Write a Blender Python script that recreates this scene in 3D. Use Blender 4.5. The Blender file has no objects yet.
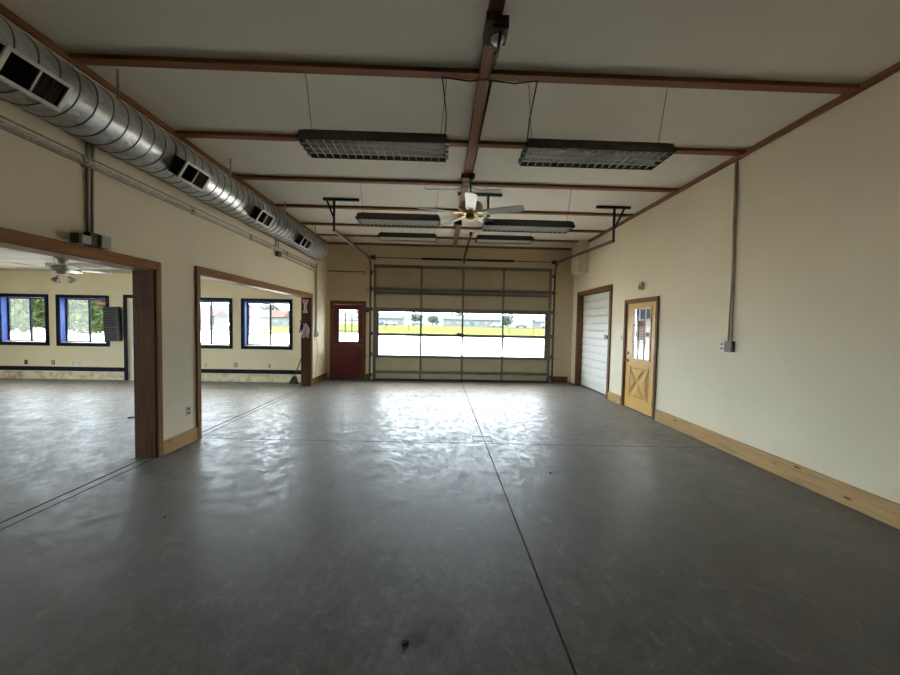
import bpy, bmesh, math, random
from mathutils import Vector, Matrix
random.seed(7)
PI = math.pi
sc = bpy.context.scene
COL = sc.collection

# ------------------------------------------------------------------ mesh helpers
class MB:
    """collects shapes into one mesh; xf maps local points to world points"""
    def __init__(s, xf=None):
        s.bm = bmesh.new(); s.xf = xf
    def v(s, p):
        p = Vector(p)
        if s.xf: p = Vector(s.xf(p))
        return s.bm.verts.new(p)
    def face(s, vs, smooth=False):
        try:
            f = s.bm.faces.new(vs); f.smooth = smooth
        except ValueError:
            pass
    def box(s, x0, x1, y0, y1, z0, z1):
        x0, x1 = sorted((x0, x1)); y0, y1 = sorted((y0, y1)); z0, z1 = sorted((z0, z1))
        V = [s.v(p) for p in ((x0,y0,z0),(x1,y0,z0),(x1,y1,z0),(x0,y1,z0),(x0,y0,z1),(x1,y0,z1),(x1,y1,z1),(x0,y1,z1))]
        for f in ((0,3,2,1),(4,5,6,7),(0,1,5,4),(1,2,6,5),(2,3,7,6),(3,0,4,7)):
            s.face([V[i] for i in f])
        return s
    def prism(s, poly, axis, a, b):
        """poly: 2D points in the two other axes (in x,y,z order), extruded along axis from a to b"""
        def P(q, t):
            if axis == 0: return (t, q[0], q[1])
            if axis == 1: return (q[0], t, q[1])
            return (q[0], q[1], t)
        A = [s.v(P(q, a)) for q in poly]; B = [s.v(P(q, b)) for q in poly]
        n = len(poly)
        s.face(A); s.face(B[::-1])
        for i in range(n):
            s.face([A[i], A[(i+1) % n], B[(i+1) % n], B[i]])
        return s
    def tube(s, pts, r, n=10, cap=True, smooth=True):
        pts = [Vector(p) for p in pts]
        rings = []; prev = None
        for i, p in enumerate(pts):
            t = (pts[min(i+1, len(pts)-1)] - pts[max(i-1, 0)]).normalized()
            if prev is None:
                a = Vector((0,0,1)) if abs(t.z) < .9 else Vector((1,0,0))
                u = t.cross(a).normalized()
            else:
                u = (prev - t*prev.dot(t)).normalized()
            prev = u; w = t.cross(u)
            rr = r[i] if isinstance(r, (list, tuple)) else r
            rings.append([s.v(p + rr*(math.cos(2*PI*k/n)*u + math.sin(2*PI*k/n)*w)) for k in range(n)])
        for a, b in zip(rings, rings[1:]):
            for k in range(n):
                s.face([a[k], a[(k+1) % n], b[(k+1) % n], b[k]], smooth)
        if cap:
            s.face(rings[0][::-1]); s.face(rings[-1])
        return s
    def bar(s, a, b, w, h, up=(0,0,1)):
        """rectangular bar from a to b; w across, h along up"""
        a, b, up = Vector(a), Vector(b), Vector(up)
        t = (b-a).normalized(); u = t.cross(up).normalized(); v = u.cross(t)
        V = [s.v(p + sx*w/2*u + sz*h/2*v) for p in (a, b) for sx, sz in ((-1,-1),(1,-1),(1,1),(-1,1))]
        for f in ((0,1,2,3),(7,6,5,4),(0,4,5,1),(1,5,6,2),(2,6,7,3),(3,7,4,0)):
            s.face([V[i] for i in f])
        return s
    def lathe(s, prof, c, n=24, axis=None, smooth=True):
        """prof: (radius, height) pairs turned about an axis through c"""
        c = Vector(c); ax = Vector(axis or (0,0,1)).normalized()
        q = Vector((0,0,1)).rotation_difference(ax)
        rings = []
        for r, h in prof:
            rings.append([s.v(c + q @ Vector((r*math.cos(2*PI*k/n), r*math.sin(2*PI*k/n), h))) for k in range(n)])
        for a, b in zip(rings, rings[1:]):
            for k in range(n):
                s.face([a[k], a[(k+1) % n], b[(k+1) % n], b[k]], smooth)
        if prof[0][0] > 1e-4: s.face(rings[0][::-1])
        if prof[-1][0] > 1e-4: s.face(rings[-1])
        return s
    def quad(s, a, b, c, d):
        s.face([s.v(p) for p in (a, b, c, d)]); return s
    def build(s, name, mat, parent=None, origin=None, bevel=0, closed=True):
        if parent is not None:
            origin = ORG[parent]
        o3 = Vector(origin or (0,0,0))
        for v in s.bm.verts: v.co -= o3
        if closed:
            bmesh.ops.remove_doubles(s.bm, verts=s.bm.verts, dist=1e-6)
            bmesh.ops.recalc_face_normals(s.bm, faces=s.bm.faces)
        me = bpy.data.meshes.new(name); s.bm.to_mesh(me); s.bm.free()
        me.materials.append(mat)
        o = bpy.data.objects.new(name, me); COL.objects.link(o)
        if parent is not None:
            o.parent = parent
        else:
            o.location = o3
        ORG[o] = o3
        if bevel:
            m = o.modifiers.new('edge', 'BEVEL'); m.width = bevel; m.segments = 2
            m.limit_method = 'ANGLE'; m.angle_limit = math.radians(50); m.harden_normals = False
        return o
ORG = {}

def tag(o, label=None, cat=None, group=None, kind=None):
    if label: o['label'] = label
    if cat: o['category'] = cat
    if group: o['group'] = group
    if kind: o['kind'] = kind
    return o
def thing(name, label, cat, loc, group=None, kind=None):
    o = bpy.data.objects.new(name, None); COL.objects.link(o)
    o.location = loc; o.empty_display_size = .1
    ORG[o] = Vector(loc)
    return tag(o, label, cat, group, kind)
def dup(root, loc, label, rotz=0, scale=None):
    def cp(o, par):
        c = o.copy(); COL.objects.link(c); c.parent = par
        for ch in list(o.children): cp(ch, c)
        return c
    r = cp(root, None); r.location = loc; r.rotation_euler = (0, 0, rotz)
    if scale: r.scale = (scale,)*3 if not isinstance(scale, tuple) else scale
    r['label'] = label
    ORG[r] = Vector(loc)
    return r

# ------------------------------------------------------------------ materials
def new_mat(name):
    m = bpy.data.materials.new(name); m.use_nodes = True
    nt = m.node_tree; nt.nodes.clear()
    out = nt.nodes.new('ShaderNodeOutputMaterial')
    b = nt.nodes.new('ShaderNodeBsdfPrincipled')
    nt.links.new(b.outputs[0], out.inputs[0])
    return m, nt, b, out
def N(nt, t, **kw):
    n = nt.nodes.new(t)
    for k, v in kw.items(): setattr(n, k, v)
    return n
def coords(nt, scale=(1,1,1)):
    tc = N(nt, 'ShaderNodeTexCoord'); mp = N(nt, 'ShaderNodeMapping')
    mp.inputs['Scale'].default_value = scale
    nt.links.new(tc.outputs['Object'], mp.inputs[0]); return mp.outputs[0]
def noise(nt, vec, scale, detail=4, rough=.55, dist=0):
    n = N(nt, 'ShaderNodeTexNoise')
    n.inputs['Scale'].default_value = scale; n.inputs['Detail'].default_value = detail
    n.inputs['Roughness'].default_value = rough; n.inputs['Distortion'].default_value = dist
    nt.links.new(vec, n.inputs['Vector']); return n.outputs['Fac']
def ramp(nt, fac, stops):
    r = N(nt, 'ShaderNodeValToRGB'); el = r.color_ramp.elements
    while len(el) < len(stops): el.new(.5)
    for e, (p, c) in zip(el, stops):
        e.position = p; e.color = (*c, 1) if len(c) == 3 else c
    nt.links.new(fac, r.inputs[0]); return r.outputs[0]
def mix(nt, fac, a, b, mode='MIX'):
    m = N(nt, 'ShaderNodeMix', data_type='RGBA', blend_type=mode)
    for sock, val in ((m.inputs[0], fac), (m.inputs[6], a), (m.inputs[7], b)):
        if hasattr(val, 'links') or hasattr(val, 'is_linked'): nt.links.new(val, sock)
        elif isinstance(val, (int, float)): sock.default_value = val
        else: sock.default_value = (*val, 1)
    return m.outputs[2]
def mth(nt, op, a, b=None, c=None):
    m = N(nt, 'ShaderNodeMath', operation=op)
    for i, val in enumerate((a, b, c)):
        if val is None: continue
        if isinstance(val, (int, float)): m.inputs[i].default_value = val
        else: nt.links.new(val, m.inputs[i])
    return m.outputs[0]
def bump(nt, b, h, strength, dist=.01):
    n = N(nt, 'ShaderNodeBump'); n.inputs['Strength'].default_value = strength
    n.inputs['Distance'].default_value = dist
    nt.links.new(h, n.inputs['Height']); nt.links.new(n.outputs[0], b.inputs['Normal'])
def dk(c, k): return tuple(max(0, min(1, x*k)) for x in c)

def paint(name, c, rough=.6, var=.06, scale=3, bs=.08, bscale=120, metal=0, spec=.5):
    m, nt, b, out = new_mat(name); v = coords(nt)
    f = noise(nt, v, scale)
    nt.links.new(ramp(nt, f, [(.3, dk(c, 1-var)), (.7, dk(c, 1+var))]), b.inputs['Base Color'])
    b.inputs['Roughness'].default_value = rough; b.inputs['Metallic'].default_value = metal
    b.inputs['Specular IOR Level'].default_value = spec
    if bs: bump(nt, b, noise(nt, v, bscale, 2), bs, .004)
    return m
def wood(name, c, axis=1, rough=.5, var=.35, knots=False):
    m, nt, b, out = new_mat(name)
    s = [14, 14, 14]; s[axis] = .9
    v = coords(nt, tuple(s)); f = noise(nt, v, 2.2, 5, .6, .4)
    col = ramp(nt, f, [(.25, dk(c, 1-var)), (.5, c), (.75, dk(c, 1+var*.6))])
    if knots:
        s2 = [9, 9, 9]; s2[axis] = 3.2
        vo = N(nt, 'ShaderNodeTexVoronoi'); vo.inputs['Scale'].default_value = 1.0
        nt.links.new(coords(nt, tuple(s2)), vo.inputs['Vector'])
        k = ramp(nt, vo.outputs['Distance'], [(.06, (1,1,1)), (.15, (0,0,0))])
        col = mix(nt, k, col, dk(c, .28))
    nt.links.new(col, b.inputs['Base Color'])
    b.inputs['Roughness'].default_value = rough; b.inputs['Specular IOR Level'].default_value = .08
    bump(nt, b, f, .12, .004)
    return m
def wall_paint(name, c, dirty=0.0, zdirt=None):
    m, nt, b, out = new_mat(name); v = coords(nt)
    f = noise(nt, v, .9, 5)
    col = ramp(nt, f, [(.3, dk(c, .95)), (.7, dk(c, 1.04))])
    s = ramp(nt, noise(nt, v, 2.6, 8, .72, .6), [(.66, (0,0,0)), (.74, (1,1,1))])
    col = mix(nt, mth(nt, 'MULTIPLY', s, .2), col, dk(c, .5))
    if zdirt:
        sx = N(nt, 'ShaderNodeSeparateXYZ'); nt.links.new(v, sx.inputs[0])
        lo = mth(nt, 'SUBTRACT', 1.0, mth(nt, 'DIVIDE', sx.outputs[2], zdirt)); 
        fac = mth(nt, 'MULTIPLY', mth(nt, 'GREATER_THAN', lo, 0.0), ramp(nt, noise(nt, v, 3.5, 8, .75), [(.45, (0,0,0)), (.62, (1,1,1))]))
        col = mix(nt, mth(nt, 'MULTIPLY', fac, .6), col, (.10, .06, .035))
    nt.links.new(col, b.inputs['Base Color'])
    b.inputs['Roughness'].default_value = .55
    b.inputs['Specular IOR Level'].default_value = .35
    bump(nt, b, noise(nt, v, 160, 3), .10, .003)
    return m
def concrete_floor():
    m, nt, b, out = new_mat('sealed_concrete'); v = coords(nt)
    sx = N(nt, 'ShaderNodeSeparateXYZ'); nt.links.new(v, sx.inputs[0])
    X, Y = sx.outputs[0], sx.outputs[1]
    big = noise(nt, v, .55, 6, .6, .4); mid = noise(nt, v, 3.2, 8, .68, .3); fine = noise(nt, v, 38, 6, .7)
    base = ramp(nt, big, [(.28, (.055,.048,.040)), (.5, (.098,.089,.077)), (.74, (.16,.149,.132))])
    base = mix(nt, .55, base, ramp(nt, mid, [(.32, (.060,.053,.044)), (.52, (.145,.134,.117)), (.68, (.28,.262,.235))]))
    base = mix(nt, .25, base, ramp(nt, fine, [(.3, (.06,.056,.05)), (.7, (.2,.19,.18))]))
    scf = noise(nt, coords(nt, (1, .8, 1)), 13, 12, .76, .8); scf2 = noise(nt, v, 3.4, 12, .74, 1.0)
    wear = mth(nt, 'ADD', mth(nt, 'MULTIPLY', scf, .68), mth(nt, 'MULTIPLY', scf2, .32))
    base = mix(nt, .58, base, ramp(nt, wear, [(.40, (.034,.029,.024)), (.475, (.076,.068,.058)), (.535, (.112,.103,.089)), (.59, (.21,.198,.178))]))
    # brown wear streaks drawn out along the room
    st = noise(nt, coords(nt, (1.6, .35, 1)), 1.4, 7, .7, .5)
    base = mix(nt, mth(nt, 'MULTIPLY', ramp(nt, st, [(.55, (0,0,0)), (.72, (1,1,1))]), .55), base, (.052,.044,.036))
    # oil spots
    vo = N(nt, 'ShaderNodeTexVoronoi'); vo.inputs['Scale'].default_value = .75
    wob = noise(nt, v, 9, 4)
    nt.links.new(v, vo.inputs['Vector'])
    sp = mth(nt, 'LESS_THAN', mth(nt, 'ADD', vo.outputs['Distance'], mth(nt, 'MULTIPLY', wob, .10)), .085)
    base = mix(nt, mth(nt, 'MULTIPLY', sp, .75), base, (.02,.018,.016))
    # scuffed stains that stand at given places
    for (x, y, rx, ry, a) in ((-.12,1.62,.07,.05,.8),(.42,2.93,.16,.09,.75),(.1,3.15,.2,.06,.5),(-.35,2.9,.22,.1,.35),
                              (.1,7.3,.75,.28,.75),(.55,7.9,.35,.14,.55),(-.55,6.9,.5,.2,.5),(.15,5.1,.22,.14,.45),(1.6,6.0,.9,.5,.35),
                              (2.3,7.4,.8,.45,.45),(-5.0,7.9,1.1,.18,.7),(1.25,3.55,.05,.03,.8),(.75,3.35,.04,.03,.8),(-6.2,8.45,.9,.16,.6),(2.6,4.9,.7,.5,.4)):
        dx = mth(nt, 'DIVIDE', mth(nt, 'SUBTRACT', X, x), rx); dy = mth(nt, 'DIVIDE', mth(nt, 'SUBTRACT', Y, y), ry)
        d = mth(nt, 'SQRT', mth(nt, 'ADD', mth(nt, 'MULTIPLY', dx, dx), mth(nt, 'MULTIPLY', dy, dy)))
        d = mth(nt, 'ADD', d, mth(nt, 'MULTIPLY', mth(nt, 'SUBTRACT', mid, .5), 3.2))
        f = N(nt, 'ShaderNodeMapRange'); f.inputs[1].default_value = .35; f.inputs[2].default_value = .95
        f.inputs[3].default_value = a; f.inputs[4].default_value = 0
        nt.links.new(d, f.inputs[0])
        base = mix(nt, f.outputs[0], base, (.034,.030,.026))
    # saw-cut control joints
    def line(expr, w): return mth(nt, 'LESS_THAN', mth(nt, 'ABSOLUTE', expr), w)
    j1 = line(mth(nt, 'SUBTRACT', mth(nt, 'ADD', X, mth(nt, 'MULTIPLY', Y, .0067)), .643), .007)
    inroom = mth(nt, 'GREATER_THAN', X, -3.2)
    j2 = mth(nt, 'MULTIPLY', line(mth(nt, 'SUBTRACT', mth(nt, 'ADD', Y, mth(nt, 'MULTIPLY', X, .026)), 4.42), .007), inroom)
    j3 = line(mth(nt, 'ADD', X, 3.30), .013)
    j4 = line(mth(nt, 'ADD', X, 3.19), .009)
    j5 = line(mth(nt, 'SUBTRACT', Y, -.4), .008)
    J = mth(nt, 'MINIMUM', mth(nt, 'ADD', mth(nt, 'ADD', j1, j2), mth(nt, 'ADD', j3, mth(nt, 'ADD', j4, j5))), 1.0)
    base = mix(nt, J, base, (.016,.015,.014))
    nt.links.new(base, b.inputs['Base Color'])
    r = ramp(nt, wear, [(.43, (.30,)*3), (.50, (.45,)*3), (.57, (.64,)*3)])
    nt.links.new(mth(nt, 'MINIMUM', mth(nt, 'ADD', r, mth(nt, 'MULTIPLY', J, .5)), 1.0), b.inputs['Roughness'])
    b.inputs['Specular IOR Level'].default_value = .65
    h = mth(nt, 'ADD', mth(nt, 'MULTIPLY', fine, .3), mth(nt, 'ADD', mth(nt, 'MULTIPLY', mid, .12), mth(nt, 'MULTIPLY', scf, .9)))
    h = mth(nt, 'SUBTRACT', h, mth(nt, 'MULTIPLY', J, 1.0))
    bump(nt, b, h, .15, .02)
    b.inputs['Sheen Weight'].default_value = .09; b.inputs['Sheen Roughness'].default_value = .35; b.inputs['Sheen Tint'].default_value = (.95,.93,.88,1)  # sheen added to brighten the far floor at grazing view
    return m
def galvanised():
    m, nt, b, out = new_mat('galvanised_steel'); v = coords(nt)
    vo = N(nt, 'ShaderNodeTexVoronoi'); vo.inputs['Scale'].default_value = 26
    nt.links.new(v, vo.inputs['Vector'])
    f = mth(nt, 'ADD', mth(nt, 'MULTIPLY', vo.outputs['Color'], .4), mth(nt, 'MULTIPLY', noise(nt, v, 2.2, 5), .6))
    nt.links.new(ramp(nt, f, [(.3, (.36,.37,.36)), (.7, (.62,.63,.61))]), b.inputs['Base Color'])
    b.inputs['Metallic'].default_value = .9
    nt.links.new(ramp(nt, f, [(.3, (.30,)*3), (.7, (.42,)*3)]), b.inputs['Roughness'])
    bump(nt, b, noise(nt, v, 9, 3), .08, .01)
    return m
def glass(name, tint=(.95,.97,.97), refl=.06):
    m, nt, b, out = new_mat(name); nt.nodes.remove(b)
    t = N(nt, 'ShaderNodeBsdfTransparent'); t.inputs[0].default_value = (*tint, 1)
    g = N(nt, 'ShaderNodeBsdfGlossy'); g.inputs['Roughness'].default_value = .02
    fr = N(nt, 'ShaderNodeFresnel'); fr.inputs[0].default_value = 1.45
    mx = N(nt, 'ShaderNodeMixShader')
    geo = N(nt, 'ShaderNodeNewGeometry')
    nt.links.new(mth(nt, 'MULTIPLY', fr.outputs[0], mth(nt, 'SUBTRACT', 1.0, geo.outputs['Backfacing'])), mx.inputs[0]); nt.links.new(t.outputs[0], mx.inputs[1]); nt.links.new(g.outputs[0], mx.inputs[2])
    nt.links.new(mx.outputs[0], out.inputs[0]); return m
def screen_mesh():
    m, nt, b, out = new_mat('insect_screen'); 
    b.inputs['Base Color'].default_value = (.75,.77,.78,1); b.inputs['Roughness'].default_value = .8
    t = N(nt, 'ShaderNodeBsdfTransparent'); mx = N(nt, 'ShaderNodeMixShader'); mx.inputs[0].default_value = .035
    tl = N(nt, 'ShaderNodeBsdfTranslucent'); tl.inputs[0].default_value = (.55,.57,.58,1)
    nt.links.new(t.outputs[0], mx.inputs[1]); nt.links.new(tl.outputs[0], mx.inputs[2]); nt.links.new(mx.outputs[0], out.inputs[0])
    nt.nodes.remove(b); return m
def ceiling_mat(name, c):
    m, nt, b, out = new_mat(name); v = coords(nt)
    col = ramp(nt, noise(nt, v, .8, 5), [(.3, dk(c, .95)), (.7, dk(c, 1.03))])
    
    nt.links.new(col, b.inputs['Base Color']); b.inputs['Roughness'].default_value = .7
    bump(nt, b, noise(nt, v, 140, 3), .1, .003); return m
def plank_ceiling(name, c):
    m, nt, b, out = new_mat(name); v = coords(nt, (1, 7, 1))
    col = ramp(nt, noise(nt, v, .6, 6, .65, .3), [(.3, dk(c, .62)), (.5, c), (.7, dk(c, 1.1))])
    nt.links.new(col, b.inputs['Base Color']); b.inputs['Roughness'].default_value = .6
    bump(nt, b, noise(nt, v, 30, 3), .1, .005); return m
def foliage(name, c):
    m, nt, b, out = new_mat(name); v = coords(nt)
    nt.links.new(ramp(nt, noise(nt, v, .9, 4), [(.3, dk(c, .5)), (.7, dk(c, 1.4))]), b.inputs['Base Color'])
    b.inputs['Roughness'].default_value = .8; b.inputs['Specular IOR Level'].default_value = .1
    tl = N(nt, 'ShaderNodeBsdfTranslucent'); tl.inputs[0].default_value = (*dk(c, 1.2), 1)
    mx = N(nt, 'ShaderNodeMixShader'); mx.inputs[0].default_value = .35
    nt.links.new(b.outputs[0], mx.inputs[1]); nt.links.new(tl.outputs[0], mx.inputs[2]); nt.links.new(mx.outputs[0], out.inputs[0])
    return m
def ground_mat(name, a, c, scale=.3):
    m, nt, b, out = new_mat(name); v = coords(nt)
    f = noise(nt, v, scale, 8, .65)
    col = ramp(nt, f, [(.3, a), (.7, c)])
    st = noise(nt, coords(nt, (.12, 1.0, 1)), .6, 6, .7, .3)
    col = mix(nt, mth(nt, 'MULTIPLY', ramp(nt, st, [(.58, (0,0,0)), (.66, (1,1,1))]), .55), col, dk(a, .55))
    nt.links.new(col, b.inputs['Base Color']); b.inputs['Roughness'].default_value = 1; b.inputs['Specular IOR Level'].default_value = 0; return m

CREAM = (.78, .685, .50)
M = dict(
  wall=wall_paint('cream_wall_paint', CREAM),
  wall_far=wall_paint('backlit_cream_wall_paint', (.66,.56,.375)),  # cream with the backlit shade and yellow bounce put into its colour
  wall_annex=wall_paint('yellow_cream_wall_paint', (.80,.70,.46), zdirt=.2),
  ceil=ceiling_mat('ceiling_board', (.76,.715,.62)),
  ceil2=plank_ceiling('streaky_plank_ceiling', (.62,.59,.52)),
  floor=concrete_floor(),
  beam=wood('brown_stained_batten', (.25,.112,.055), 0),
  beam_y=wood('brown_stained_batten_long', (.27,.13,.068), 1),
  trim_y=wood('orange_brown_trim', (.30,.145,.060), 1),
  trim_z=wood('orange_brown_post_trim', (.29,.155,.075), 2),
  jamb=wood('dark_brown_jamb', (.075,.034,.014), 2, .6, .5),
  frame=wood('brown_door_frame', (.17,.082,.042), 2),
  pine_y=wood('pale_pine_board', (.47,.305,.145), 1, .5, .28, True),
  brownbase=wood('brown_baseboard', (.14,.085,.05), 0),
  red=paint('dark_red_door_paint', (.17,.022,.027), .45),
  yellow=paint('mustard_door_paint', (.64,.37,.085), .4, .08),
  white=paint('white_enamel', (.74,.74,.72), .4),
  white_door=paint('white_ribbed_steel', (.66,.655,.62), .4, .04),
  tan_panel=paint('tan_steel_panel', (.46,.385,.235), .5, .05),
  steel=paint('grey_galvanised_strut', (.17,.163,.14), .5, .12, 6, metal=.3),
  darksteel=paint('dark_steel', (.075,.07,.06), .45, .15, 8, metal=.6),
  track=paint('track_steel', (.23,.22,.195), .4, .1, 5, metal=.8),
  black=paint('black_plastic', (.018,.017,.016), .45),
  blackvoid=paint('near_black_register', (.012,.012,.011), .9),  # near black for register collars, vanes and throats
  navy=paint('navy_trim_paint', (.0055,.0065,.019), .5, spec=.1),
  blue=paint('bright_blue_reveal_paint', (.021,.050,.20), .5, spec=.2),
  galv=galvanised(),
  seam=paint('duct_seam_steel', (.16,.16,.15), .4, .1, 8, metal=.8),
  reg=paint('register_enamel', (.66,.64,.58), .45),
  regblade=paint('register_grille_brown', (.17,.135,.105), .6),
  housing=paint('bronze_fixture_housing', (.060,.054,.040), .5),
  louver=paint('louver_aluminium', (.70,.68,.62), .45, .05, 8),
  tubeglass=paint('unlit_lamp_tube', (.72,.72,.68), .25),
  brass=paint('aged_brass', (.40,.30,.13), .38, .15, 14, metal=1),
  blade=paint('grey_wood_fan_blade', (.25,.245,.23), .35, .15, 12),
  blade_lit=paint('lit_fan_blade', (.78,.77,.73), .3),  # paler copy of the blade tone, light painted onto some blades
  pewter=paint('pewter_fan_motor', (.34,.32,.28), .35, .1, 10, metal=.6),
  frost=paint('frosted_glass_shade', (.55,.53,.47), .3),
  plate=paint('ivory_outlet_plate', (.62,.58,.47), .4),
  brownplate=paint('brown_outlet_plate', (.10,.07,.045), .4),
  whiteplate=paint('white_outlet_plate', (.82,.82,.79), .4),
  conduit=paint('painted_conduit', (.36,.31,.22), .5),
  greyconduit=paint('grey_conduit', (.36,.315,.245), .45),
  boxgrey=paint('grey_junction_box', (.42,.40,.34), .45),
  rust=paint('rusty_rod', (.13,.075,.04), .7, .3, 20),
  glass=glass('window_glass'),
  screen=screen_mesh(),
  heater=paint('charcoal_heater_steel', (.026,.029,.029), .5, spec=.25),
  heaterfin=paint('grey_heater_louver', (.070,.076,.075), .5, spec=.25),
  redpaper=paint('red_sticker', (.55,.03,.03), .5),
  palepaper=paint('pale_paper', (.74,.66,.62), .7),
  pinkpaper=paint('pinkish_paper_notice', (.62,.36,.28), .7),
  redfade=paint('faded_red_print', (.42,.12,.10), .7),
  rag=paint('pale_pink_cloth', (.58,.43,.41), .9, .3, 14),
  bristle=paint('dark_broom_bristles', (.035,.032,.03), .9, .3, 40),
  handle=paint('dark_broom_handle', (.06,.045,.035), .5),
  drain=paint('cast_iron_drain', (.07,.068,.07), .5, .2, 12, metal=.5),
  lot=ground_mat('pale_gravel_lot', (.46,.45,.43), (.58,.57,.55)),
  lawn=ground_mat('lawn_grass', (.050,.062,.020), (.066,.074,.026), 1.2),
  road=ground_mat('pale_road', (.05,.054,.06), (.065,.07,.076)),
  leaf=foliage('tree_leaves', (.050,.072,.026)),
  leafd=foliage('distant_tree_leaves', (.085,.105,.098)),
  bark=paint('bark', (.09,.065,.045), .9, .3, 8),
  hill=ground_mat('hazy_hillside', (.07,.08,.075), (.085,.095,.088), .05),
  bwall=paint('pale_building_wall', (.075,.078,.078), .8, spec=.05),
  broof=paint('slate_blue_roof', (.042,.055,.062), .7, spec=.05),
  broofr=paint('reddish_roof', (.05,.032,.028), .7, spec=.05),
  bglass=paint('building_window', (.05,.07,.09), .2),
  carblue=paint('blue_car_paint', (.014,.022,.05), .25),
  cargrey=paint('grey_car_paint', (.03,.036,.042), .25),
  carwhite=paint('white_car_paint', (.09,.09,.09), .25),
  tyre=paint('tyre_rubber', (.02,.02,.02), .8),
  goal=paint('dull_grey_tube', (.03,.033,.033), .7, spec=.1),
  darkroof=paint('near_black_roof', (.006,.0065,.007), .8, spec=.02),
  whitewall=paint('white_clapboard', (.10,.10,.10), .7, spec=.05),
)

# ------------------------------------------------------------------ room dimensions (metres)
XL, XR, ZC, D, TW = -3.173, 3.695, 3.76, 9.43, .225
YB = -9.0                     # wall behind the camera
XA, ZA, DA = -13.6, 2.71, 8.75  # annex: far left wall, ceiling, window wall

def struct(name, mb, mat, label=None, cat=None, bevel=0, origin=None):
    return tag(mb.build(name, mat, origin=origin, bevel=bevel), label, cat, None, 'structure')

struct('floor', MB().box(XA-.2, XR+.2, YB-.2, D+.22, -.12, 0), M['floor'], 'grey sealed concrete floor with saw-cut joints and stains', 'floor')
struct('ceiling', MB().box(XL-TW, XR+.2, YB-.2, D+.2, ZC, ZC+.12), M['ceil'], 'pale board ceiling crossed by brown battens', 'ceiling')
struct('ceiling_left', MB().box(XA-.2, XL-TW, YB-.2, DA+.2, ZA, ZA+.12), M['ceil2'], 'streaky low ceiling of the room seen through the left openings', 'ceiling')

# left wall with two openings
O1 = (.3, 3.855, 2.12); O2 = (4.5, 8.34, 2.18)
w = MB()
w.box(XL-TW, XL, YB, O1[0], 0, ZC); w.box(XL-TW, XL, O1[0], O1[1], O1[2], ZC)
w.box(XL-TW, XL, O1[1], O2[0], 0, ZC); w.box(XL-TW, XL, O2[0], O2[1], O2[2], ZC); w.box(XL-TW, XL, O2[1], D+.2, 0, ZC)
struct('wall_left', w, M['wall'], 'cream left wall pierced by two wide wood-trimmed openings', 'wall')
# right wall with a passage door and a recessed roll door
YD = (5.70, 6.665, 2.07); WD = (7.33, 9.0, 2.43)
w = MB(); T2 = .2
for y0, y1, z0, z1 in ((YB, YD[0], 0, ZC), (YD[0], YD[1], YD[2], ZC), (YD[1], WD[0], 0, ZC), (WD[0], WD[1], WD[2], ZC), (WD[1], D+.2, 0, ZC)):
    w.box(XR, XR+T2, y0, y1, z0, z1)
struct('wall_right', w, M['wall'], 'long cream right wall with a mustard door and a white roll door', 'wall')
# far wall
RD = (-3.0, -2.15, 2.10); GD = (-1.80, 2.98, 3.04)
w = MB()
for x0, x1, z0, z1 in ((XL-.01, RD[0], 0, ZC), (RD[0], RD[1], RD[2], ZC), (RD[1], GD[0], 0, ZC), (GD[0], GD[1], GD[2], ZC), (GD[1], XR+.01, 0, ZC)):
    w.box(x0, x1, D, D+.2, z0, z1)
struct('wall_far', w, M['wall_far'], 'cream end wall around the overhead door, coloured darker as backlit', 'wall')
struct('wall_back', MB().box(XA-.2, XR+.2, YB-.2, YB, 0, ZC), M['wall'], 'cream wall behind the viewer', 'wall')
# annex window wall
WIN = [(-11.08, -9.84), (-9.65, -8.36), (-6.60, -5.31), (-5.09, -3.80)]   # outer edges of the blue trims
ZW0, ZW1, TR = .845, 2.13, .075
AD = (-7.92, -7.0, 2.08)
xs = [XA]; w = MB(); TA = .17
holes = sorted([(a+TR, b-TR, ZW0+TR, ZW1-TR) for a, b in WIN] + [(AD[0], AD[1], 0, AD[2])])
x = XA
for a, b, z0, z1 in holes:
    w.box(x, a, DA, DA+TA, 0, ZA)
    if z0 > 0: w.box(a, b, DA, DA+TA, 0, z0)
    w.box(a, b, DA, DA+TA, z1, ZA); x = b
w.box(x, XL-TW, DA, DA+TA, 0, ZA)
struct('wall_window_side', w, M['wall_annex'], 'yellowish cream wall with blue-trimmed windows beyond the openings', 'wall')
w = MB()
FILL_WIN = [(-8.2, -5.0), (-4.5, -1.3), (-.8, 2.6)]  # unseen windows added to bring more daylight indoors
y = YB
for a, b in FILL_WIN:
    w.box(XA-.17, XA, y, a, 0, ZA); w.box(XA-.17, XA, a, b, 0, .12); w.box(XA-.17, XA, a, b, 2.6, ZA); y = b
w.box(XA-.17, XA, y, DA+.17, 0, ZA)
struct('wall_outer_left', w, M['wall_annex'], 'outermost left wall of the side room', 'wall')

# ------------------------------------------------------------------ trims, baseboards, battens
n_trim = [0]
def trim(mb, mat, label, cat='trim', bevel=.003):
    n_trim[0] += 1
    return struct('trim_%d' % n_trim[0], mb, mat, label, cat, bevel)
BY = [(.62, 'first'), (1.80, ''), (3.02, ''), (4.145, ''), (5.31, ''), (6.53, ''), (7.68, ''), (8.60, '')]
bl = {3.02:'brown ceiling batten nearest the viewer, above the two nearest louvered lights', 4.145:'brown ceiling batten just behind the two nearest louvered lights',
      5.31:'brown ceiling batten right behind the brass ceiling fan', 6.53:'brown ceiling batten above the fork of the door track hangers',
      7.68:'brown ceiling batten above the farthest louvered lights', 8.60:'last brown ceiling batten before the end wall', .62:'brown ceiling batten behind the viewer', 1.80:'brown ceiling batten above the viewer'}
for yb, _ in BY:
    trim(MB().box(XL, XR, yb-.042, yb+.042, ZC-.038, ZC), M['beam'], bl[yb], 'batten')
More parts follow.
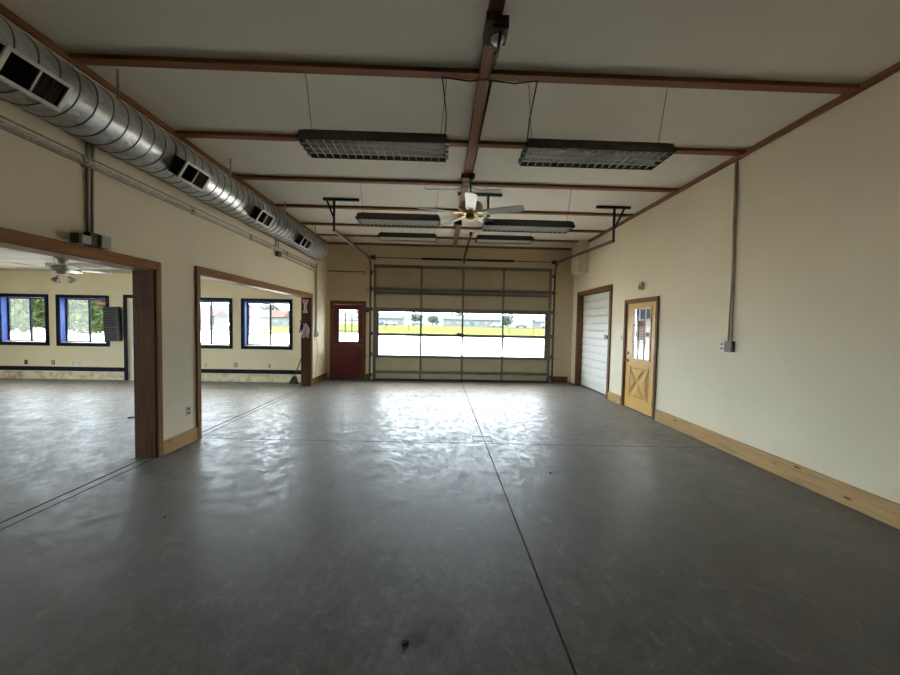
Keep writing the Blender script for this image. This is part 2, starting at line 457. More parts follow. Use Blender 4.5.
trim(MB().box(.335-.05, .335+.05, YB, D, ZC-.066, ZC), M['beam_y'], 'long brown ceiling joist running down the middle of the room', 'joist')
trim(MB().box(XR-.03, XR, YB, D, ZC-.065, ZC), M['beam_y'], 'brown cornice strip along the top of the right wall', 'cornice')
trim(MB().box(XL, XL+.035, YB, D, ZC-.055, ZC), M['beam_y'], 'brown cornice strip above the round metal duct', 'cornice')
trim(MB().box(XL, XR, D-.03, D, ZC-.06, ZC), M['beam'], 'brown cornice strip above the overhead door', 'cornice')
# opening one: lining, casing
def opening(y0, y1, z, lab, near=True):
    t = thing('trim_%d' % (n_trim[0]+1), lab, 'door casing', (XL, y1, 0), kind='structure'); n_trim[0] += 1
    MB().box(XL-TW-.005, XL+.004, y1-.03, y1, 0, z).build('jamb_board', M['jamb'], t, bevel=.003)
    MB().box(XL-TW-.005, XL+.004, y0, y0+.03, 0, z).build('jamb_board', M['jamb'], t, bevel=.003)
    MB().box(XL-TW-.005, XL+.004, y0+.03, y1-.03, z-.03, z).build('head_board', M['trim_y'], t)
    MB().box(XL, XL+.028, y1-.015, y1+.042, 0, z+.075).build('side_casing', M['trim_z'], t, bevel=.004)
    MB().box(XL, XL+.028, y0-.05, y0+.015, 0, z+.075).build('side_casing', M['trim_z'], t, bevel=.004)
    MB().box(XL, XL+.028, y0+.015, y1-.015, z-.015, z+.075).build('head_casing', M['trim_y'], t, bevel=.004)
    return t
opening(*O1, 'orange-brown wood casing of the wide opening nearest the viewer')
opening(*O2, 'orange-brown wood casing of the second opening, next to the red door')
def base(name, mb, mat, label): struct(name, mb, mat, label, 'baseboard', .004)
base('baseboard_left', MB().box(XL, XL+.022, O1[1]+.044, O2[0]-.052, 0, .165), M['pine_y'], 'short pale pine baseboard between the two openings')
base('baseboard_right', MB().box(XR-.022, XR, YB, YD[0]-.07, 0, .195), M['pine_y'], 'long knotty pale pine baseboard along the right wall')
base('baseboard_right_short', MB().box(XR-.022, XR, YD[1]+.07, WD[0]-.075, 0, .18), M['pine_y'], 'short pine baseboard between mustard door and white roll door')
base('baseboard_left_corner', MB().box(XL, XL+.022, O2[1]+.044, D, 0, .165), M['brownbase'], 'brown baseboard in the corner beside the red door')
base('baseboard_far', MB().box(GD[1]+.16, XR-.1, D-.02, D, 0, .16), M['brownbase'], 'brown baseboard at the far right corner')
base('baseboard_far_left', MB().box(RD[1]+.075, GD[0]-.16, D-.02, D, 0, .16), M['brownbase'], 'scrap of brown baseboard between red door and overhead door')
# annex rail
trim(MB().box(XA, AD[0]-.085, DA-.025, DA, .215, .32), M['navy'], 'navy rail low on the wall under the farther windows', 'rail')
trim(MB().box(AD[1]+.085, XL-TW-.002, DA-.025, DA, .215, .32), M['navy'], 'navy rail low on the wall seen through the second opening', 'rail')
# boxed chase in the corner
trim(MB().box(3.44, XR, 8.52, 9.0, 2.965, ZC-.001), M['wall'], 'cream boxed-in chase under the ceiling in the far right corner', 'boxed chase')

# ------------------------------------------------------------------ windows of the side room
def win(i, a, b, label, screen_left=True):
    t = thing('window_%d' % i, label, 'window', ((a+b)/2, DA, ZW0), kind='structure')
    m = MB(); y0, y1 = DA-.022, DA+.0
    m.box(a, a+TR, y0, y1, ZW0, ZW1); m.box(b-TR, b, y0, y1, ZW0, ZW1)
    m.box(a+TR, b-TR, y0, y1, ZW0, ZW0+TR); m.box(a+TR, b-TR, y0, y1, ZW1-TR, ZW1)
    m.build('casing', M['navy'], t, bevel=.003)
    A, B, Z0, Z1 = a+TR, b-TR, ZW0+TR, ZW1-TR
    m = MB(); e = .012
    m.box(A, A+e, DA, DA+TA, Z0, Z1); m.box(B-e, B, DA, DA+TA, Z0, Z1); m.box(A+e, B-e, DA, DA+TA, Z1-e, Z1)
    m.build('reveal', M['blue'], t)
    MB().box(A+e, B-e, DA-.01, DA+TA, Z0, Z0+.02).build('sill', M['boxgrey'], t, bevel=.003)
    A += e; B -= e; Z0 += .02; Z1 -= e; yc = DA+.125; f = .03; mid = (A+B)/2+.02
    for (p, q, nm, yy) in ((A, mid+.015, 'sash', yc), (mid-.015, B, 'sash', yc+.02)):
        m = MB()
        m.box(p, p+f, yy, yy+.018, Z0, Z1); m.box(q-f, q, yy, yy+.018, Z0, Z1)
        m.box(p+f, q-f, yy, yy+.018, Z0, Z0+f); m.box(p+f, q-f, yy, yy+.018, Z1-f, Z1)
        s = m.build(nm, M['navy'], t, bevel=.002)
        g = MB().box(p+f-.004, q-f+.004, yy+.007, yy+.011, Z0+f-.004, Z1-f+.004).build('pane', M['glass'], s)
    MB().box(A+f, mid, yc+.045, yc+.0455, Z0, Z1).build('insect_screen', M['screen'], t)
    return t
win(1, *WIN[0], 'blue-trimmed sliding window farthest to the left, trees beyond it')
W2 = win(2, *WIN[1], 'blue-trimmed sliding window with a red sticker, beside the grey louvered heater')
win(3, *WIN[2], 'blue-trimmed window partly hidden by the wall pier between the openings')
win(4, *WIN[3], 'blue-trimmed sliding window seen whole through the second opening')
for i, (a, b) in enumerate(FILL_WIN):
    t = thing('window_%d' % (5+i), 'tall window added out of view to light the side room, %s of the three' % ('nearest', 'middle one', 'farthest')[i], 'window', (XA, (a+b)/2, .12), kind='structure')
    m = MB(); xx = XA-.1
    m.box(xx, xx+.04, a, a+.05, .12, 2.6); m.box(xx, xx+.04, b-.05, b, .12, 2.6); m.box(xx, xx+.04, a+.05, b-.05, .12, .17); m.box(xx, xx+.04, a+.05, b-.05, 2.55, 2.6)
    m.box(xx, xx+.04, (a+b)/2-.02, (a+b)/2+.02, .17, 2.55)
    m.build('sash', M['navy'], t)
    MB().box(xx+.015, xx+.02, a+.04, b-.04, .16, 2.56).build('pane', M['glass'], t)
# sticker on the second window (white blocks stand for its unreadable lettering)
t = thing('window_sticker', 'small red sticker with pale lettering in the window corner above the heater', 'sticker', (-8.72, DA+.155, 1.94))
MB().box(-8.83, -8.62, DA+.1395, DA+.141, 1.885, 1.985).build('red_field', M['redpaper'], t)
m = MB()
for k in range(4): m.box(-8.805+k*.045, -8.775+k*.045, DA+.138, DA+.1396, 1.912, 1.958)
m.build('lettering', M['palepaper'], t)
MB().box(-8.61, -8.53, DA+.1395, DA+.141, 1.895, 1.975).build('grey_field', M['boxgrey'], t)

# ------------------------------------------------------------------ panel doors
def panel_door(idx, label, xf, W, H, mat, root, win_rect, lites, x_rect, hinge_hi, handle_u, handle_z, frame_mat, cross=True, framew=.085, inset=-.05, muntin='black', thick=.044):
    """local u across (0..W), d toward the room, z up; xf maps to world; opening is 0..W by 0..H"""
    t = thing('door_%d' % idx, label, 'door', root, kind='structure')
    def mb(): return MB(xf)
    # frame: lining + casing
    m = mb()
    m.box(-.0, .028, -.17, .004, 0, H); m.box(W-.028, W, -.17, .004, 0, H); m.box(.028, W-.028, -.17, .004, H-.028, H)
    m.box(-framew+.02, .012, .004, .026, 0, H+framew-.02); m.box(W-.012, W+framew-.02, .004, .026, 0, H+framew-.02)
    m.box(.012, W-.012, .004, .026, H-.012, H+framew-.02)
    m.build('frame', frame_mat, t, bevel=.003)
    mb().box(.028, W-.028, -.15, .0, 0, .018).build('threshold', M['darksteel'], t)
    d0, d1 = inset-thick, inset
    A, B, Z0, Z1 = .032, W-.032, .022, H-.032
    u0, u1, z0, z1 = win_rect
    m = mb()
    m.box(A, u0, d0, d1, Z0, Z1); m.box(u1, B, d0, d1, Z0, Z1); m.box(u0, u1, d0, d1, Z0, z0); m.box(u0, u1, d0, d1, z1, Z1)
    # window bead
    bd = .022
    for (p, q, r, s_) in ((u0-bd, u0+.006, z0-bd, z1+bd), (u1-.006, u1+bd, z0-bd, z1+bd), (u0, u1, z0-bd, z0+.006), (u0, u1, z1-.006, z1+bd)):
        m.box(p, q, d1-.002, d1+.012, r, s_)
    leaf = m.build('leaf', mat, t, bevel=.003)
    nc, nr = lites
    m = mb()
    for k in range(1, nc):
        uu = u0+(u1-u0)*k/nc; m.box(uu-.013, uu+.013, d1-.024, d1+.002, z0, z1)
    for k in range(1, nr):
        zz = z0+(z1-z0)*k/nr; m.box(u0, u1, d1-.019, d1-.003, zz-.009, zz+.009)
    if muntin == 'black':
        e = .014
        for (p, q, r, s_) in ((u0, u0+e, z0, z1), (u1-e, u1, z0, z1), (u0+e, u1-e, z0, z0+e), (u0+e, u1-e, z1-e, z1)): m.box(p, q, d0-.002, d1+.001, r, s_)  # black lining strips stand in for the unlit window reveal
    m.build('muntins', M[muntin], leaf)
    mb().box(u0, u1, d1-.022, d1-.018, z0, z1).build('pane', M['glass'], leaf)
    # crossbuck panel
    if cross:
        a, b, c, d = x_rect
        m = mb(); fr = .016
        m.box(a-fr, a, d1-.002, d1+.014, c-fr, d+fr); m.box(b, b+fr, d1-.002, d1+.010, c-fr, d+fr)
        m.box(a, b, d1-.002, d1+.010, c-fr, c); m.box(a, b, d1-.002, d1+.010, d, d+fr)
        cx, cz = (a+b)/2, (c+d)/2; g = .052
        def tri(p):
            # raised, chamfered triangle
            ce = (sum(q[0] for q in p)/3, sum(q[1] for q in p)/3)
            lo = [m.v((q[0], d1-.002, q[1])) for q in p]
            md = [m.v((q[0], d1+.003, q[1])) for q in p]
            hi = [m.v((ce[0]+(q[0]-ce[0])*.66, d1+.022, ce[1]+(q[1]-ce[1])*.66)) for q in p]
            for i in range(3):
                j = (i+1) % 3
                m.face([lo[i], lo[j], md[j], md[i]]); m.face([md[i], md[j], hi[j], hi[i]])
            m.face(hi); m.face(lo[::-1])
        tri([(a+g, d-.012), (b-g, d-.012), (cx, cz+g)]); tri([(a+g, c+.012), (b-g, c+.012), (cx, cz-g)])
        tri([(a+.012, c+g), (a+.012, d-g), (cx-g, cz)]); tri([(b-.012, c+g), (b-.012, d-g), (cx+g, cz)])
        m.build('crossbuck_panel', mat, leaf)
    # handle: rose, lever, deadbolt
    m = mb(); hu = handle_u; sgn = 1 if hu < W/2 else -1
    m.lathe([(.028, 0), (.028, .006), (.012, .012), (.011, .05)], (0,0,0), 16)
    h = MB(); h.xf = xf
    def dl(prof, c):
        n = 16; rings = []
        for r, hh in prof:
            rings.append([h.v((c[0]+r*math.cos(2*PI*k/n), c[1]+hh, c[2]+r*math.sin(2*PI*k/n))) for k in range(n)])
        for p, q in zip(rings, rings[1:]):
            for k in range(n): h.face([p[k], p[(k+1) % n], q[(k+1) % n], q[k]], True)
        h.face(rings[-1]); h.face(rings[0][::-1])
    m.bm.free()
    dl([(.03, 0), (.03, .008), (.012, .014), (.011, .05)], (hu, d1, handle_z))
    h.tube([(hu, d1+.048, handle_z), (hu+sgn*.05, d1+.052, handle_z), (hu+sgn*.115, d1+.046, handle_z-.004)], [.011, .01, .008], 10)
    dl([(.03, 0), (.03, .01), (.014, .016), (.013, .028)], (hu, d1, handle_z+.14))
    h.build('lever_handle', M['brass'] if mat is M['yellow'] else M['track'], t)
    # hinges
    hh = W-.03 if hinge_hi else .03
    for zz in (.25, H/2+.02, H-.28):
        mb().box(hh-.022, hh+.012, d1-.006, d1+.010, zz-.05, zz+.05).build('hinge', M['darksteel'], t, bevel=.002)
    return t
# mustard door in the right wall: u runs toward the viewer
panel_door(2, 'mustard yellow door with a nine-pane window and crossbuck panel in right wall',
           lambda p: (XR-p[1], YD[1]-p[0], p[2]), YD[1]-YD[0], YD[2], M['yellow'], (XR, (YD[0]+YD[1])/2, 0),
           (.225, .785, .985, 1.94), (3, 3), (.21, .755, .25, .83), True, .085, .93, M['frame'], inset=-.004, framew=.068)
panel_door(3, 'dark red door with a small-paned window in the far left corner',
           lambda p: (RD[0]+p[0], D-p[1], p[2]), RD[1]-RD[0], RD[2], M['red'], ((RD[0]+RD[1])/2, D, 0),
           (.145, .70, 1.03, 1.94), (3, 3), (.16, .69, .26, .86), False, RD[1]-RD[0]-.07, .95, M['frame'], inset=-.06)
# paper notice taped inside the mustard door's window
t = thing('paper_notice', 'faded paper notice with a red heading taped in the mustard door window', 'notice', (XR+.03, 6.17, 1.55))
MB().box(XR+.0145, XR+.016, 6.05, 6.30, 1.34, 1.60).build('sheet', M['pinkpaper'], t)
MB().box(XR+.0135, XR+.0145, 6.05, 6.30, 1.60, 1.70).build('red_heading', M['redfade'], t)
m = MB()
for k in range(4): m.box(XR+.0135, XR+.0145, 6.08, 6.27-.02*(k % 2), 1.38+k*.05, 1.395+k*.05)
m.build('faded_lines', M['palepaper'], t)

# white roll door, recessed
t = thing('door_4', 'white ribbed roll door recessed in a brown frame at the right', 'roll door', (XR, (WD[0]+WD[1])/2, 0), kind='structure')
m = MB()
m.box(XR-.004, XR+.16, WD[0], WD[0]+.03, 0, WD[2]); m.box(XR-.004, XR+.16, WD[1]-.03, WD[1], 0, WD[2]); m.box(XR-.004, XR+.16, WD[0]+.03, WD[1]-.03, WD[2]-.03, WD[2])
m.box(XR-.026, XR-.004, WD[0]-.075, WD[0]+.012, 0, WD[2]+.075); m.box(XR-.026, XR-.004, WD[1]-.012, WD[1]+.10, 0, WD[2]+.075); m.box(XR-.026, XR-.004, WD[0]+.012, WD[1]-.012, WD[2]-.012, WD[2]+.075)
m.build('frame', M['frame'], t, bevel=.003)
m = MB(); ns = 13; zz = (WD[2]-.04)/ns
prof = []
for k in range(ns):
    z0 = .012+k*zz
    prof += [(XR+.118, z0), (XR+.100, z0+.014), (XR+.100, z0+zz-.018), (XR+.118, z0+zz-.004)]
poly = [(XR+.15, .012)] + prof + [(XR+.15, .012+ns*zz)]
m.prism([(a, b) for a, b in poly], 1, WD[0]+.03, WD[1]-.03)
m.build('ribbed_curtain', M['white_door'], t)
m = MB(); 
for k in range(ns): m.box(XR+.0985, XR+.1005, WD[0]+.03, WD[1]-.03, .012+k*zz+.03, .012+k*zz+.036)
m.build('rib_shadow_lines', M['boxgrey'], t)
m = MB(); m.box(XR+.085, XR+.1, 7.52, 7.75, 1.30, 1.40); m.build('slide_latch', M['steel'], t, bevel=.004)
MB().box(XR+.075, XR+.086, 7.56, 7.62, 1.325, 1.375).build('latch_tab', M['navy'], t, bevel=.002)
MB().box(XR+.09, XR+.13, WD[0]+.03, WD[1]-.03, 0.0, .03).build('bottom_seal', M['black'], t)

# white entrance door of the side room, mostly hidden
t = thing('door_5', 'white door with a glazed panel and navy frame, behind the wall pier', 'door', (-7.46, DA, 0), kind='structure')
m = MB(); m.box(AD[0]-.08, AD[0], DA-.022, DA, 0, AD[2]+.08); m.box(AD[1], AD[1]+.08, DA-.022, DA, 0, AD[2]+.08); m.box(AD[0], AD[1], DA-.022, DA, AD[2], AD[2]+.08)
m.build('frame', M['navy'], t, bevel=.003)
m = MB(); a, b = AD[0]+.004, AD[1]-.004
m.box(a, a+.16, DA+.04, DA+.085, .015, AD[2]-.005); m.box(b-.16, b, DA+.04, DA+.085, .015, AD[2]-.005)
m.box(a+.16, b-.16, DA+.04, DA+.085, .015, .72); m.box(a+.16, b-.16, DA+.04, DA+.085, 1.93, AD[2]-.005)
lf = m.build('leaf', M['white'], t, bevel=.003)
m = MB()
for k in (1, 2): m.box(a+.16, b-.16, DA+.05, DA+.075, .72+1.21*k/3-.012, .72+1.21*k/3+.012); m.box(a+.16+(b-a-.32)*k/3-.012, a+.16+(b-a-.32)*k/3+.012, DA+.051, DA+.074, .72, 1.93)
m.build('muntins', M['white'], lf)
MB().box(a+.16, b-.16, DA+.06, DA+.064, .72, 1.93).build('pane', M['glass'], lf)
MB().lathe([(.03,0),(.03,.01),(.012,.015),(.012,.04),(.03,.05),(.03,.07),(.01,.08)], (b-.07, DA+.04, .95), 16, (0,-1,0)).build('knob', M['brass'], t)

# ------------------------------------------------------------------ overhead garage door
t = thing('door_1', 'wide tan overhead door with two rows of windows, closed', 'garage door', (.59, D, 0), kind='structure')
GX0, GX1 = -1.87, 3.05; yF, yBk = D-.075, D-.035
cols = [GX0, -.56, .59, 1.71, GX1]
secs = [(.015, .66), (.665, 1.27), (1.275, 1.94), (1.945, 2.475), (2.48, 3.13)]
wx = [(-1.72, -.585), (-.535, .565), (.615, 1.685), (1.735, 2.89)]
for i, (z0, z1) in enumerate(secs):
    m = MB()
    if i in (1, 2):
        g0, g1 = (.70, 1.225) if i == 1 else (1.305, 1.885)
        xsx = [GX0]+[v for p in wx for v in p]+[GX1]
        for a, b in zip(xsx[0::2], xsx[1::2]): m.box(a, b, yF, yBk, z0, z1)
        for a, b in wx: m.box(a, b, yF, yBk, z0, g0); m.box(a, b, yF, yBk, g1, z1)
        s = m.build('window_section', M['steel'], t, bevel=.003)
        for a, b in wx: MB().box(a-.004, b+.004, yF+.018, yF+.022, g0-.004, g1+.004).build('pane', M['glass'], s)
    else:
        m.box(GX0, GX1, yF+.012, yBk, z0, z1)
        s = m.build('tan_section', M['tan_panel'], t, bevel=.002)
        m = MB()
        for c in (cols[0]+.035, cols[1], cols[2], cols[3], cols[4]-.035):
            wd = .035 if c in (cols[0]+.035, cols[4]-.035) else .028
            m.box(c-wd, c+wd, yF-.012, yF+.013, z0+.01, z1-.01)
        m.build('stile', M['steel'], s, bevel=.002)
for z0, z1, nm in ((.015, .045, 'bottom_rail'), (.195, .265, 'strut'), (.625, .70, 'rail'), (1.235, 1.30, 'rail'), (1.89, 2.0, 'rail'), (2.37, 2.43, 'strut'), (2.455, 2.54, 'rail'), (3.085, 3.165, 'top_strut')):
    m = MB(); m.box(GX0+.005, GX1-.005, yF-.035, yF-.012, z0, z1)
    m.box(GX0+.005, GX1-.005, yF-.06, yF-.035, z1-.012, z1); m.box(GX0+.005, GX1-.005, yF-.06, yF-.035, z0, z0+.008)
    m.build(nm, M['steel'] if nm != 'bottom_rail' else M['black'], t, bevel=.002)
for zc in (.66, 1.27, 1.94, 2.475):
    for c in cols[1:4]:
        m = MB(); m.box(c-.03, c+.03, yF-.045, yF-.034, zc-.06, zc+.06); m.lathe([(.008,-.035),(.008,.035)], (c, yF-.048, zc), 8, (1,0,0))
        m.build('hinge', M['steel'], t)
m = MB(); m.box(.42, .56, yF-.075, yF-.035, 1.295, 1.335); m.box(.47, .5, yF-.09, yF-.075, 1.30, 1.36); m.build('lock_catch', M['rust'], t, bevel=.004)
MB().box(GX0, GX1, yF-.01, D+.0, 0, .018).build('rubber_seal', M['black'], t)

def c_channel(m, pts, w, dpt, side):
    """channel swept along pts lying in a y-z plane; opens toward side (x)"""
    th = .006
    for a, b in zip(pts, pts[1:]):
        a, b = Vector(a), Vector(b); up = Vector((1,0,0))
        t = (b-a).normalized(); nrm = t.cross(up)
        e = t*.002
        m.bar(a-e+up*side*-dpt/2, b+e+up*side*-dpt/2, w, th, up)
        for s in (-1, 1):
            m.bar(a-e+nrm*s*w/2, b+e+nrm*s*w/2, th, dpt, up)
def track(x, side, label, zend, hx0, hx1, bx):
    t = thing('garage_door_track', label, 'door track', (x, D-.1, 0), 'overhead door tracks')
    yv = D-.16
    m = MB(); c_channel(m, [(x, yv, 0), (x, yv, 3.02)], .06, .035, side); m.build('vertical_rail', M['darksteel'], t)
    arc = [(x, yv-.30*(1-math.cos(a)), 3.02+.27*math.sin(a)) for a in [PI/2*k/8 for k in range(9)]]
    m = MB(); c_channel(m, arc, .06, .035, side); m.build('curved_rail', M['track'], t)
    yend = 6.10
    m = MB(); c_channel(m, [(x, yv-.30, 3.29), (x, yend, zend)], .05, .032, side); m.build('horizontal_rail', M['track'], t)
    for k, z in enumerate((.12, .7, 1.28, 1.95, 2.5, 2.95)):
        m = MB(); m.box(x-.035, x+.035, D-.13, D-.001, z-.035, z-.029); m.box(x-.035, x+.035, D-.007, D-.001, z-.035, z+.055); m.box(x+side*.03-.004, x+side*.03+.004, D-.13, D-.002, z-.03, z+.03)
        m.build('bracket', M['darksteel'], t)
    for z in (.66, 1.27, 1.94, 2.475, 3.05):
        m = MB(); m.lathe([(.005,-.012),(.024,-.012),(.024,.012),(.005,.012)], (x, yv, z), 14, (1,0,0)); m.tube([(x, yv, z), (x-side*.12, yv, z)], .006, 8)
        m.build('roller', M['darksteel'], t)
    # T-shaped hanger up to the ceiling
    m = MB(); yh = yend+.03
    m.bar((hx0, yh, ZC-.0205), (hx1, yh, ZC-.0205), .045, .041); m.build('hanger_bar', M['black'], t, bevel=.002)
    m = MB(); m.bar((x, yh, zend-.02), (x, yh, ZC-.04), .035, .035, (0,1,0)); m.build('hanger_post', M['black'], t, bevel=.002)
    m = MB(); m.bar((x, yh-.03, zend+.22), (bx, yh-.03, ZC-.03), .03, .03, (0,1,0)); m.build('hanger_brace', M['black'], t, bevel=.002)
    return t
track(-1.935, 1, 'steel door track running back from left edge of the overhead door', 3.20, -2.13, -1.50, -2.06)
track(3.10, -1, 'steel door track running back from right edge of the overhead door', 3.14, 2.77, 3.39, 3.27)

t = thing('torsion_spring_shaft', 'thin shaft with black torsion springs above the overhead door', 'spring shaft', (.59, D-.12, 3.34))
ys = D-.11; zs = lambda x: 3.355-.003*(x+1.9)
MB().tube([(-1.96, ys, zs(-1.96)), (3.13, ys, zs(3.13))], .012, 10).build('shaft', M['rust'], t)
for a, b in ((-.57, .55), (.64, 1.97)):
    m = MB(); pts = []; nt_ = int((b-a)/.012)
    m.tube([(a, ys, zs(a)), (a+.02, ys, zs(a)), (b-.02, ys, zs(b)), (b, ys, zs(b))], [.026, .032, .032, .026], 14)
    for k in range(int((b-a)/.02)):
        x = a+.01+k*.02; m.lathe([(.030,-.005),(.0355,0),(.030,.005)], (x, ys, zs(x)), 14, (1,0,0))
    m.build('spring', M['black'], t)
for x in (-1.90, 3.07):
    m = MB(); m.lathe([(.02,-.04),(.06,-.04),(.06,-.03),(.048,-.025),(.048,.025),(.06,.03),(.06,.04),(.02,.04)], (x, ys, zs(x)), 20, (1,0,0)); m.build('cable_drum', M['darksteel'], t)
    MB().box(x+.055, x+.063, ys-.05, D-.002, zs(x)-.07, zs(x)+.07).build('bearing_plate', M['darksteel'], t)
MB().box(.575, .62, ys-.06, D-.002, 3.25, 3.43).build('centre_bracket', M['darksteel'], t, bevel=.003)
tag(MB().bar((.60, ys-.05, 3.42), (.66, 8.10, ZC-.07), .045, .03).box(.63, .70, 8.04, 8.14, ZC-.075, ZC).build('angle_brace', M['darksteel'], origin=(.6, ys, 3.42), bevel=.002),
    'dark diagonal brace rising from the spring shaft to the ceiling', 'brace')
t = thing('ceiling_hanger', 'black T-shaped empty hanger behind the brass ceiling fan', 'hanger', (.69, 5.72, ZC))
MB().bar((.235, 5.72, ZC-.0205), (.98, 5.72, ZC-.0205), .045, .041).build('hanger_bar', M['black'], t, bevel=.002)
MB().bar((.75, 5.72, 3.39), (.75, 5.72, ZC-.04), .035, .035, (0,1,0)).build('hanger_post', M['black'], t, bevel=.002)
MB().box(.72, .78, 5.69, 5.75, 3.37, 3.40).build('hanger_foot', M['darksteel'], t)
tag(MB().tube([(-3.11, D-.04, 2.975), (-2.14, D-.04, 2.965), (-2.12, D-.05, 2.94), (-2.125, D-.05, 2.87)], .011, 8).box(-3.11, -3.09, D-.05, D, 2.96, 2.99).box(-2.16, -2.14, D-.05, D, 3.0, 2.985).build('hanging_rod', M['rust'], origin=(-2.6, D, 2.97)),
    'thin rusty rod with a hooked end above the red door', 'rod')
t = thing('door_control', 'small dark push-button box between red door and overhead door', 'switch box', (-2.04, D, 1.93))
MB().box(-2.08, -2.0, D-.04, D, 1.86, 2.0).build('case', M['black'], t, bevel=.006)
MB().box(-2.06, -2.02, D-.046, D-.039, 1.90, 1.93).box(-2.06, -2.02, D-.046, D-.039, 1.945, 1.975).build('push_buttons', M['brownplate'], t)

# ------------------------------------------------------------------ spiral duct
DX, DZ, DR = -2.90, 3.235, .222
t = thing('spiral_duct', 'round galvanised spiral duct running along the left wall under the ceiling', 'air duct', (DX, 4, DZ))
m = MB()
m.tube([(DX, YB+.02, DZ), (DX, 0, DZ), (DX, 4, DZ), (DX, 8.02, DZ)], DR, 56, True); m.build('duct_body', M['galv'], t)
m = MB(); pitch = .128; n = 40; pts = []
tot = int((7.98-(-.2))/pitch*n)
for k in range(tot+1):
    a = 2*PI*k/n; pts.append((DX+(DR+.001)*math.cos(a), -.2+pitch*k/n, DZ+(DR+.001)*math.sin(a)))
m.tube(pts, .0055, 5); m.build('spiral_seam', M['seam'], t)
MB().lathe([(DR-.02,-.03),(DR+.004,-.03),(DR+.006,.004),(0,.012)], (DX, 8.03, DZ), 56, (0,1,0)).build('end_cap', M['galv'], t)
reg_y = [(2.10, 2.46), (3.50, 3.86), (4.92, 5.28), (6.40, 6.80)]
ph = math.radians(-31)
def regxf(p):
    # local: x out from the duct axis, y along, z across the face
    c, s = math.cos(ph), math.sin(ph)
    return (DX+p[0]*c-p[2]*s, p[1], DZ+p[0]*s+p[2]*c)
for (y0, y1) in reg_y:
    R0, R1, hz = .19, .345, .10
    m = MB(regxf); e = .012
    m.box(R0, R1-.012, y0+.02, y0+.02+e, -hz+.015, hz-.015); m.box(R0, R1-.012, y1-.02-e, y1-.02, -hz+.015, hz-.015)
    m.box(R0, R1-.012, y0+.02+e, y1-.02-e, hz-.015-e, hz-.015); m.box(R0, R1-.012, y0+.02+e, y1-.02-e, -hz+.015, -hz+.015+e)
    r = m.build('register_collar', M['blackvoid'], t)
    m = MB(regxf); f = .024
    m.box(R1-.014, R1, y0, y0+f, -hz, hz); m.box(R1-.014, R1, y1-f, y1, -hz, hz)
    m.box(R1-.014, R1, y0+f, y1-f, hz-f, hz); m.box(R1-.014, R1, y0+f, y1-f, -hz, -hz+f)
    m.box(R1-.014, R1-.002, (y0+y1)/2-.006, (y0+y1)/2+.006, -hz+f, hz-f)
    m.build('register_frame', M['reg'], r, bevel=.002)
    ym = (y0+y1)/2
    m = MB(regxf)
    m.box(R1-.03, R1-.024, ym+.006, y1-f, -hz+f, hz-f)
    for k in range(8):
        yy = ym+.012+(y1-f-ym-.018)*(k+.5)/8; m.bar((R1-.026, yy, 0), (R1-.012, yy-.006, 0), .0016, 2*(hz-f), (0,0,1))
    m.build('register_grille', M['regblade'], r)
    m = MB(regxf)
    for k in range(6):
        yy = y0+f+(ym-.006-y0-f)*(k+.5)/6; m.bar((R1-.06, yy-.01, 0), (R1-.03, yy, 0), .0016, 2*(hz-f), (0,0,1))
    m.build('register_vanes', M['blackvoid'], r)
    MB(regxf).box(R0, R0+.01, y0+.03, y1-.03, -hz+.03, hz-.03).build('register_throat', M['blackvoid'], r)
for y in (1.55, 3.15, 4.75, 6.35, 7.85):
    m = MB(); m.box(DX-.012, DX+.012, y-.001, y+.001, DZ+DR, ZC)
    m.build('hanger_strap', M['galv'], t)

# cable ladder under the duct
t = thing('cable_ladder', 'narrow wire cable ladder fixed to left wall under the round duct', 'cable tray', (XL, 4, 2.93))
for z in (2.895, 2.975):
    MB().tube([(XL+.03, -.5, z), (XL+.03, 8.62, z)], .008, 6).build('rail_wire', M['conduit'], t)
m = MB()
y = -.5; k = 0
while y < 8.5:
    m.tube([(XL+.03, y, 2.895), (XL+.03, y+.11, 2.975)], .0045, 5); m.tube([(XL+.03, y+.11, 2.975), (XL+.03, y+.2, 2.895)], .0045, 5); y += .2
m.build('zigzag_wire', M['plate'], t)
MB().tube([(XL+.012, -.5, 2.925), (XL+.012, 8.6, 2.925)], .012, 6).build('cable', M['boxgrey'], t)
MB().tube([(XL+.012, -.5, 2.952), (XL+.012, 8.6, 2.952)], .010, 6).build('cable', M['plate'], t)
for y in [0.5+1.3*k for k in range(7)]: MB().box(XL, XL+.035, y-.008, y+.008, 2.885, 2.985).build('wall_clip', M['conduit'], t)

def conduit(name, label, paths, mat, r=.011, cat='conduit'):
    m = MB()
    for p in paths: m.tube(p, r, 8)
    return tag(m.build(name, mat, origin=paths[0][0]), label, cat)
c = XL+.012
conduit('wall_conduit', 'pair of pipes from the duct down to boxes above nearest opening', [[(c, 3.14, 3.2), (c, 3.13, 2.31)], [(c, 3.185, 3.2), (c, 3.165, 2.31)]], M['greyconduit'], .012)
t = thing('junction_boxes', 'row of grey electrical boxes above the casing of the nearest opening', 'electrical box', (XL, 3.1, 2.26))
MB().box(XL, XL+.07, 3.02, 3.10, 2.205, 2.28).build('trough', M['boxgrey'], t, bevel=.004)
MB().box(XL, XL+.06, 3.10, 3.18, 2.20, 2.32).build('switch_body', M['darksteel'], t, bevel=.004)
MB().box(XL, XL+.08, 3.18, 3.27, 2.20, 2.315).build('cover_box', M['boxgrey'], t, bevel=.004)
MB().box(XL, XL+.075, 2.99, 3.02, 2.20, 2.285).build('end_plate', M['darksteel'], t, bevel=.003)
